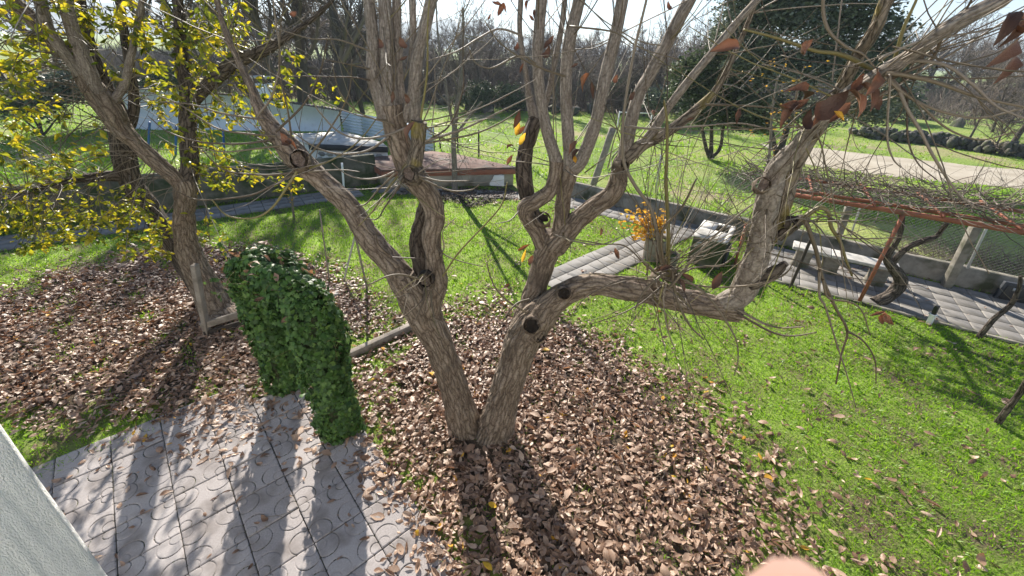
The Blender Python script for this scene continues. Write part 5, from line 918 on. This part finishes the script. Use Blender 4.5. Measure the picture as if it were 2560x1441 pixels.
# evergreen oaks: trunks, limbs and leafy clumps
def leafy(root, lobes, n, size, mat, name='crown', flat=.75, O=np.zeros(3), seed=0):
    r_ = np.random.default_rng(seed); mb = MB(); tV = np.array([(-.5, 0, 0), (0, -.28, .06), (.5, 0, 0), (0, .28, .06)])
    W_ = np.array([l[3] ** 2 for l in lobes]); W_ = W_ / W_.sum()
    for (x, y, z, r), w_ in zip(lobes, W_):
        m = int(n * w_); nc = max(8, int(m / 22)); d = r_.normal(0, 1, (nc, 3)); d /= np.linalg.norm(d, axis=1)[:, None]; d[:, 2] = np.where(d[:, 2] < -.5, -d[:, 2] * .6, d[:, 2])
        cc = np.array([x, y, z]) + d * r * r_.uniform(.55, 1.05, (nc, 1)) * [1, 1, flat]; ix = r_.integers(0, nc, m); p = cc[ix] + r_.normal(0, .17 * r ** .5, (m, 3)) * [1, 1, .7]
        a = r_.random((3, m)) * 6.3; scatter(mb, tV, [[[0, 1, 2, 3]]], p - O, rotm(a[0], a[1] * .16 - .5, a[2]), size * r_.uniform(.6, 1.3, m))
    o = mb.build(name, mat, root); return o
ob = gnd(1942, 420); ob[2] = 0; OK_ = empty('evergreen_oak', ob); tag(OK_, 'large dark evergreen oak overhanging the meadow by the road', 'tree'); oy = ob[1]
limb(OK_, 'trunk', [(1938, 425, oy, 20), (1950, 380, oy, 17), (1975, 300, oy + .1, 15), (2010, 210, oy + .2, 13), (2030, 100, oy + .3, 10)], DK, 14, .01, .1, dens=.1); limb(OK_, 'trunk', [(1946, 420, oy + .2, 14), (1930, 340, oy + .4, 12), (1900, 250, oy + .6, 10), (1880, 150, oy + .8, 8)], DK, 12, .01, .1, dens=.1)
lob = [np.r_[at(u, v, oy + dy), r] for u, v, dy, r in ((1960, 60, .5, 2.0), (2060, 20, .8, 2.0), (1890, 30, 1, 1.6), (2140, 90, .6, 1.6), (2200, 180, .4, 1.3), (2080, 180, 0, 1.5), (1960, 190, -.4, 1.4), (1890, 160, .2, 1.2), (2010, 290, -.2, 1.1), (2140, 290, 0, 1.1), (2230, 250, .8, 1.0), (1910, 270, -.3, .9), (2000, -90, .8, 2.2), (2160, -60, .8, 2.0), (1870, -60, 1, 1.8), (1840, 100, 1.2, 1.2))]
leafy(OK_, lob, 76000, .145, M['oak_leaf'], O=ob, seed=1)
ob = gnd(1776, 398); ob[2] = 0; O2 = empty('evergreen_oak', ob); tag(O2, 'smaller three-stemmed grey-green oak in the meadow left of the large one', 'tree'); oy = ob[1]
for u1, u2, w_ in ((1765, 1745, 10), (1778, 1780, 11), (1800, 1815, 9)): limb(O2, 'stem', [(1776, 398, oy, w_ + 2), (u1, 370, oy, w_), ((u1 + u2) / 2, 320, oy, w_ * .85), (u2, 260, oy, w_ * .6)], DK, 10, .006, .1, dens=.1)
lob = [np.r_[at(u, v, oy + dy), r] for u, v, dy, r in ((1760, 290, 0, 1.0), (1830, 260, .2, 1.0), (1720, 240, .3, .9), (1790, 210, .4, 1.1), (1850, 300, -.2, .8), (1740, 180, .8, 1.0), (1830, 150, .8, 1.1), (1880, 310, .2, .8))]
leafy(O2, lob, 20000, .17, M['grey_leaf'], O=ob, seed=2)
for n_, (u, Y, z, r, mt, l) in enumerate([(1215, 33, 1.0, 1.5, 'grey_leaf', 'green bush at the wood edge behind the slim tree'), (1270, 34, .9, 1.4, 'grey_leaf', 'rounded green bush at the wood edge right of centre'), (1640, 32, 1.3, 1.8, 'oak_leaf', 'dark evergreen bush left of the three-stemmed oak'), (1700, 36, 1.8, 2.2, 'oak_leaf', 'tall dark evergreen bush behind the three-stemmed oak'), (1580, 38, 1.5, 1.8, 'grey_leaf', 'grey-green bush at the meadow edge behind the right limbs'), (2330, 60, 1.6, 2.6, 'oak_leaf', 'dark bush on the far slope right of the oak'), (2260, 38, 1.0, 1.6, 'oak_leaf', 'dark bush beside the drystone wall'), (1000, 44, 1.4, 2.0, 'grey_leaf', 'grey-green bush behind the left main limb'), (1120, 52, 1.5, 2.4, 'oak_leaf', 'dark evergreen bush deep in the woods'), (1450, 48, 1.5, 2.2, 'oak_leaf', 'dark evergreen bush in the woods right of centre'), (460, 24, 1.6, 1.8, 'grey_leaf', 'green bush behind the left tree trunk'), (250, 22, 1.6, 1.9, 'oak_leaf', 'dark bush beyond the left boundary wall'), (60, 19, 1.5, 1.7, 'grey_leaf', 'green bush beyond the wall at the left edge')]):
    b = at(u, 250, Y); b[2] = -.03; e_ = empty('bush', b); tag(e_, l, 'bush'); r_ = np.random.default_rng(n_)
    leafy(e_, [(r_.normal(0, r * .5), r_.normal(0, r * .4), z + r_.normal(0, .3), r * r_.uniform(.5, .8)) for _ in range(6)], 5000, .18, M[mt], 'foliage', seed=n_)
    V, q, e = tubes(np.array([whip((0, 0, 0), (r_.normal(0, .5), r_.normal(0, .5), 1), z * 1.2, (0, 0, .1), rs=r_, n=6) for _ in range(5)]), np.linspace(.05, .015, 6)[None].repeat(5, 0), 5); MB().add(V, q, e).build('stems', M['far_bark'], e_)
# drystone wall on the right and rocks at the wood edge
def boulder(seed):
    r_ = np.random.default_rng(seed); V = []; n, m = 7, 5
    for a in range(m + 1):
        for b in range(n): ph, th = math.pi * a / m, 2 * math.pi * b / n; d = np.array([math.sin(ph) * math.cos(th), math.sin(ph) * math.sin(th), math.cos(ph)]); V.append(d * (1 + .35 * mnoise.noise(Vector(d * 1.3) + Vector((seed * 3.1, 0, 0)))))
    F = [[a * n + b, (a + 1) * n + b, (a + 1) * n + (b + 1) % n, a * n + (b + 1) % n] for a in range(m) for b in range(n)]; return new_mesh('stone', V, [F], M['rock'])
BO = [boulder(k) for k in range(5)]
wp_ = spline([gnd(u, v)[:2] for u, v in ((2150, 340), (2230, 352), (2330, 362), (2440, 378), (2600, 400))], 60); dw = empty('drystone_wall', (*wp_[0], 0)); tag(dw, 'tumbled dark drystone wall beyond the dirt road', 'wall')
for k in range(260):
    p = wp_[rng.integers(60)] + rng.normal(0, .28, 2); lay = rng.integers(3); s = rng.uniform(.12, .3); link('stone', BO[rng.integers(5)], dw, loc=(p[0] - wp_[0][0], p[1] - wp_[0][1], .06 + lay * .2), rot=tuple(rng.uniform(0, 6.3, 3)), scale=(s * 1.3, s, s * .75))
rocks = [(1180, 276), (1205, 280), (1360, 272), (1390, 280), (1430, 285), (1330, 262), (1480, 282), (2240, 235), (2290, 228), (2350, 250), (2420, 262), (2480, 240), (2310, 300), (2390, 320), (2500, 300), (1110, 262), (1300, 275)]
for k, (u, v) in enumerate(rocks):
    p = gnd(u, v); s = rng.uniform(.35, .8); o = link('boulder', BO[k % 5], None, loc=(p[0], p[1], .1), rot=tuple(rng.uniform(0, 6.3, 3)), scale=(s * 1.4, s, s * .7)); tag(o, 'grey boulder on the green slope at the far right' if u > 2000 else 'grey boulder at the far meadow edge before the woods', 'boulder', 'boulders on the slope' if u > 2000 else 'boulders at the meadow edge')

# ================================================================== grass and fallen leaves
def poly_px(pts): return [tuple(gnd(u, v)[:2]) for u, v in pts]
P1 = poly_px([(880, 905), (1000, 790), (1120, 748), (1330, 722), (1430, 765), (1530, 845), (1650, 905), (1750, 965), (1860, 1090), (1950, 1210), (2010, 1330), (2040, 1441)]) + [(1.75, 1.0), (1.5, .2), (-.2, .2), (-.35, 1.55), (-1.36, 2.62), (-2.0, 3.4)]
P2 = poly_px([(-200, 790), (0, 735), (200, 660), (330, 630), (500, 600), (640, 620), (830, 640), (930, 720), (1000, 785), (870, 905), (800, 990), (690, 1000), (560, 1035), (430, 1078), (300, 1040), (60, 1060), (-200, 1000)])
P3 = poly_px([(985, 478), (1290, 470), (1290, 500), (1180, 520), (1080, 505)])
JIT = rng.normal(0, 1, (14, 2))
def field(P):
    """litter density 0..1 at ground points, fading softly and raggedly at the edges"""
    Q = P + .25 * np.c_[wob(P, 1.6, 1), wob(P, 1.6, 4)] + .12 * np.c_[wob(P, 4, 2), wob(P, 4, 7)]
    a = np.mean([inpoly(Q + j_ * .8, P1) for j_ in JIT], 0); b = np.mean([inpoly(Q + j_ * .35, P2) for j_ in JIT], 0); c = inpoly(Q, P3) * .9
    gap = np.clip((wob(P, 2.3, 3) + .5 * wob(P, 6, 1) - .22) * 2.4, 0, .9); f = np.maximum(np.maximum(a ** 1.4, (b ** 1.3) * .95), c); f = f * (1 - gap * np.where(b > a, .9, .55))
    far1 = np.mean([inpoly(P + np.array([-.7, .3]) + j_ * .8, P1) for j_ in JIT[:8]], 0); f = np.maximum(f, far1 ** .8 * .26); return np.maximum(f, np.where(P[:, 0] > 0, .03, .0))
def inpath(P):
    k = np.zeros(len(P), bool)
    for q in PATHS: k |= inpoly(P, q)
    return k
def ragged(name, poly, z, mat, sh=.0):
    c = np.mean(poly, 0); Q = []
    for a, b in zip(poly, poly[1:] + poly[:1]):
        for t in np.linspace(0, 1, max(2, int(np.hypot(b[0] - a[0], b[1] - a[1]) / .12)))[:-1]: Q.append(np.array(a) * (1 - t) + np.array(b) * t)
    Q = np.array(Q); Q = Q + (c - Q) * sh; Q += .12 * np.c_[wob(Q, 3, 1), wob(Q, 3, 5)]; V = np.r_[np.c_[Q, np.full(len(Q), z)], [[*c, z]]]; n = len(Q)
    return tag(link(name, new_mesh(name, V, [[[i, (i + 1) % n, n] for i in range(n)]], mat)), kind='structure')
ragged('tree_bed', P1[:12] + [(1.6, 1.0), (1.4, .2), (.3, .2), (-.2, 1.5), (-1.2, 2.65), (-1.9, 3.4)], .003, M['bed'], .2); ragged('left_bed', P2[:11] + [(-3.4, 4.1), (-4.0, 3.6)] + P2[14:], .003, M['bed'], .12)
# --- grass blades
N0 = 900000; P = np.c_[rng.uniform(-13.5, 13, N0), rng.uniform(.6, 14, N0)]; u, v, Dp = proj(np.c_[P, np.zeros(N0)])
keep = (u > -260) & (u < 2820) & (v < 1640) & inpoly(P, GARDEN) & ~inpoly(P, PATIO) & ~inpath(P); P = P[keep]; dist = np.hypot(np.hypot(P[:, 0], P[:, 1]), EYE)
f = field(P); dens = np.clip(1.05 - f * 1.15, 0, 1); tuft = wob(P, 3.1, 6) + .5 * wob(P, 7, 1); dens = np.where((f >= .6) & (tuft > .5), .7, dens); dens *= np.clip((5.2 / dist) ** 1.3, 0, 1) * np.where(P[:, 0] > .5, 1, .9)
dens *= 1 - .5 * np.clip((wob(P, 1.1, 12) + .4 * wob(P, 3.7, 3) - .45) * 2, 0, 1)
P = P[rng.random(len(P)) < dens]; dist = np.hypot(np.hypot(P[:, 0], P[:, 1]), EYE); nG = len(P)
bl_ = np.array([(-.5, 0, 0), (.5, 0, 0), (.36, .22, .55), (-.36, .22, .55), (0, .62, .95)]); sc_h = rng.uniform(.018, .054, nG) * (1 + .35 * wob(P, 2.3, 2) + .3 * wob(P, 7.7, 5)) * np.clip(dist / 6.5, .85, 1.3); sc_w = rng.uniform(.005, .009, nG) * np.clip(dist / 5, 1, 2.2)
mb = MB(); scatter(mb, bl_, [[[0, 1, 2, 3]], [[3, 2, 4]]], np.c_[P, np.zeros(nG)], rotm(rng.random(nG) * 6.3, rng.normal(0, .3, nG), rng.normal(-.1, .35, nG)), np.stack([sc_w, sc_h, sc_h], 1))
o = mb.build('grass', M['grass']); tag(o, 'bright green short grass of the garden lawn', 'grass', kind='stuff')
# --- meadow tufts
N1 = 90000; Yv = 12 + 24 * rng.random(N1) ** 1.4; P = np.c_[rng.uniform(-1.35, 1.5, N1) * Yv, Yv]; keep = ~inpoly(P, GARDEN) & ~inpoly(P, [tuple(p) for p in np.r_[spline(rn, 40), spline(rf, 40)[::-1]]]) & (wob(P, .5, 3) > -.5)
P = P[keep]; n_ = len(P); sc_h = rng.uniform(.04, .13, n_) * (1 + .5 * wob(P, .8, 2)); mb = MB(); scatter(mb, bl_, [[[0, 1, 2, 3]], [[3, 2, 4]]], np.c_[P, np.full(n_, -.03)], rotm(rng.random(n_) * 6.3, rng.normal(0, .3, n_), rng.normal(-.1, .35, n_)), np.stack([sc_h * .35, sc_h, sc_h], 1))
o = mb.build('meadow_grass', M['grass']); tag(o, 'rough green meadow grass beyond the garden walls', 'grass', kind='stuff')
# --- leaves
N2 = 165000; P = np.c_[rng.uniform(-12, 12, N2), rng.uniform(.5, 13.6, N2)]; u, v, Dp = proj(np.c_[P, np.zeros(N2)]); keep = (u > -260) & (u < 2820) & (v < 1640) & inpoly(P, GARDEN); P = P[keep]
f = field(P); pat = inpoly(P, PATIO); du, dv_, _ = proj(np.c_[P, np.zeros(len(P))])
pd = np.where(dv_ < 1110, .5, np.where(dv_ < 1180, .2, .035)) + np.where((du > 880) & (dv_ < 1250), .3, 0) + np.clip((du - 900) / 900, 0, .2); f = np.where(pat, pd, f); f = np.where(inpath(P) & ~inpoly(P, P3) & ~inpoly(P, P1), .008, f)
P = P[rng.random(len(P)) < f]; P = np.concatenate([P, *[p + rng.normal(0, .12, p.shape) for p in (P[inpoly(P, P1)], P[inpoly(P, P2) & (rng.random(len(P)) < .7)])]]); P = P[~(inpoly(P, PATIO) & (field(P) > 0) & (rng.random(len(P)) < .3))]; nL = len(P)
top_ = np.array([(p[0] - base[0]) ** 2 + (p[1] - base[1]) ** 2 > .1 for p in P]); P = P[top_]; nL = len(P)
pat = inpoly(P, PATIO); pth = inpath(P); zL = np.where(pat, .03, np.where(pth, .034, rng.uniform(.004, .05, nL) * np.where(field(P) > .8, 1, .8) + .012))
s_L = np.stack([(q_ := np.clip(rng.lognormal(-2.45, .34, nL), .04, .17)), q_ * rng.uniform(.65, 1.25, nL), q_ * rng.uniform(.3, 1.1, nL)], 1) ; yaw = rng.random(nL) * 6.3; tl = np.where(pat | pth, .08, .3); Rl = rotm(yaw, rng.normal(0, 1, nL) * tl, rng.normal(0, 1, nL) * tl + np.where(rng.random(nL) < .3, math.pi, 0) * ~(pat | pth))
LPOS = np.c_[P, zL]; dist = np.linalg.norm(LPOS - CAM, axis=1); u, v, _ = proj(LPOS); vis = (u > 0) & (u < 2560) & (v < 1441)
scr = np.where(vis, s_L[:, 0] / dist * np.where(pat, 1.12, 1.0), 0); bigL = np.argsort(-scr)[:300]; restL = np.setdiff1d(np.arange(nL), bigL)
for k in bigL:
    o = link('fallen_leaf', DRY[k % 6], None); o.matrix_world = Matrix.Translation(Vector(LPOS[k])) @ Matrix(Rl[k].tolist()).to_4x4() @ Matrix.Diagonal((*s_L[k].tolist(), 1))
    tag(o, 'curled brown fallen leaf lying loose on the patio tiles' if pat[k] else 'curled brown fallen leaf on top of the near leaf bed', 'leaf', 'fallen leaves on the patio' if pat[k] else 'largest leaves of the near leaf bed')
mb = MB(); mg = MB(); mo = MB()
for t in range(6):
    s_ = restL[(restL % 6 == t)]; sel = rng.random(len(s_)); dk = inpoly(P[s_], P3)
    for m_, w_ in ((mb, (sel > .008) & ~dk), (mg, (sel <= .008) & ~dk), (mo, dk)): scatter(m_, LEAF[t][0], [LEAF[t][1]], LPOS[s_[w_]], Rl[s_[w_]], s_L[s_[w_]])
o = mb.build('leaf_litter', M['dry_leaf']); tag(o, 'thick bed of dry brown fallen leaves', 'leaf litter', kind='stuff'); o = mg.build('yellow_leaf_litter', M['gold_leaf']); tag(o, 'scattered yellow fallen leaves among the brown', 'leaf litter', kind='stuff')
o = mo.build('dark_leaf_litter', M['old_leaf']); tag(o, 'dark rotting leaves heaped before the outbuilding', 'leaf litter', kind='stuff')
for k in range(44):                       # brown leaves caught on the ivy top
    kk = np.argsort(-(Pp[:, 2] + rng.normal(0, .3, len(Pp))))[rng.integers(900)]; p = Pp[kk] + Nn[kk] * .035; o = link('caught_leaf', DRY[k % 6], None, loc=p, rot=tuple(rng.normal(0, .5, 2)) + (rng.uniform(0, 6.3),), scale=rng.uniform(.1, .16)); tag(o, 'brown fallen leaf caught on the top of the ivy arch', 'leaf', 'leaves caught on the ivy')
# bits of fallen twig among the leaves
ft_ = P[rng.choice(len(P), 420)]; ft_ = ft_[~inpath(ft_)]; pp = np.array([whip((*p, rng.uniform(.03, .07)), (rng.normal(), rng.normal(), .05), rng.uniform(.08, .4), (0, 0, -.1), n=5, jit=.25) for p in ft_]); pp[:, :, 2] = np.clip(pp[:, :, 2], .03, .1); V, q, e = tubes(pp, np.linspace(.0035, .0015, 5)[None].repeat(len(pp), 0), 4); o = MB().add(V, q, e).build('fallen_twigs', M['twig']); tag(o, 'thin broken twigs strewn over the leaf bed', 'twigs', kind='stuff')
# dry grass tuft at the left tree foot
b = gnd(605, 760); V = []; e_ = []
pp = np.array([whip(b + np.r_[rng.normal(0, .12, 2), 0], (rng.normal(0, .3), rng.normal(0, .3), 1), rng.uniform(.2, .5), (rng.normal(0, .5), 0, -.6), n=7) for _ in range(60)]); V, q, e = tubes(pp, np.linspace(.004, .0015, 7)[None].repeat(60, 0), 3); o = MB().add(V, q, e).build('dry_grass', M['dry_grass']); tag(o, 'tuft of straw-dry grass at the foot of the left tree', 'grass', kind='stuff')

# ================================================================== the photographer's finger at the bottom edge
tipc = CAM + ray(2168, 1712) * .029
HD = empty('person', tipc - CU * .16); tag(HD, 'blurred bare fingertip of the person taking the picture, at the bottom edge', 'person'); ho = np.array(HD.location)
import bmesh
bm = bmesh.new(); sl = bm.verts.layers.skin.verify()
def sv(p, r, prev=None):
    v_ = bm.verts.new(Vector(p - ho)); v_[sl].radius = (r, r * .92)
    if prev is not None: bm.edges.new((prev, v_))
    return v_
rt_, upv, fw_ = CR, CU, CF
palm = sv(tipc - upv * .135 + rt_ * .012 - fw_ * .012, .030); palm[sl].use_root = True
wr = sv(tipc - upv * .19 + rt_ * .014 - fw_ * .03, .024, palm)
fa = sv(tipc - upv * .27 + rt_ * .02 - fw_ * .07, .03, wr)
def finger(ox, segs, r0, curl):
    k0 = sv(tipc - upv * .098 + rt_ * ox - fw_ * .010, r0 * 1.15, palm); p = tipc - upv * .098 + rt_ * ox - fw_ * .010; d = upv + fw_ * .05; last = k0
    for q_, L_ in enumerate(segs):
        d = d + fw_ * curl; d /= np.linalg.norm(d); p = p + d * L_; last = sv(p, r0 * (1 - .1 * q_), last)
    return p
finger(.0, (.045, .030, .012, .004),   .0195, .01); finger(.024, (.022, .018, .012), .0085, .75); finger(.045, (.02, .016, .012), .008, .8); finger(.064, (.016, .012, .01), .007, .8)
t_0 = sv(tipc - upv * .125 - rt_ * .018 - fw_ * .006, .0125, palm); t_1 = sv(tipc - upv * .108 - rt_ * .036, .0105, t_0); t_2 = sv(tipc - upv * .09 - rt_ * .046 + fw_ * .006, .009, t_1); t_3 = sv(tipc - upv * .078 - rt_ * .05 + fw_ * .012, .0075, t_2)
me = bpy.data.meshes.new('hand'); bm.to_mesh(me); bm.free(); me.materials.append(M['skin']); ho_ = link('hand', me, HD); m = ho_.modifiers.new('skin', 'SKIN'); m.use_smooth_shade = True; m2 = ho_.modifiers.new('sub', 'SUBSURF'); m2.levels = m2.render_levels = 2
nl = np.array([(.0058 * math.cos(t), .0075 * math.sin(t)) for t in np.linspace(0, 6.283, 15)[:-1]]); nc = tipc - upv * .004 + fw_ * .0075
MB().add(np.array([nc + rt_ * x + upv * y + fw_ * (.0012 - 18 * x * x) for x, y in nl] + [nc + fw_ * .0014]) - ho, [[i, (i + 1) % 14, 14] for i in range(14)]).build('nail', M['nail'], HD, smooth=True)

# ================================================================== air
hz = bpy.data.materials.new('haze'); hz.use_nodes = True; N = hz.node_tree.nodes; N.remove(N['Principled BSDF']); pv = N.new('ShaderNodeVolumePrincipled'); pv.inputs['Color'].default_value = (.7, .84, 1, 1); pv.inputs['Density'].default_value = .00055; pv.inputs['Anisotropy'].default_value = .2
hz.node_tree.links.new(pv.outputs[0], N['Material Output'].inputs['Volume'])
hb = MB().box((0, 1000, 65), (2400, 1300, 75)).build('haze', hz); tag(hb, 'thin pale blue air over the far hills', 'haze', kind='stuff')
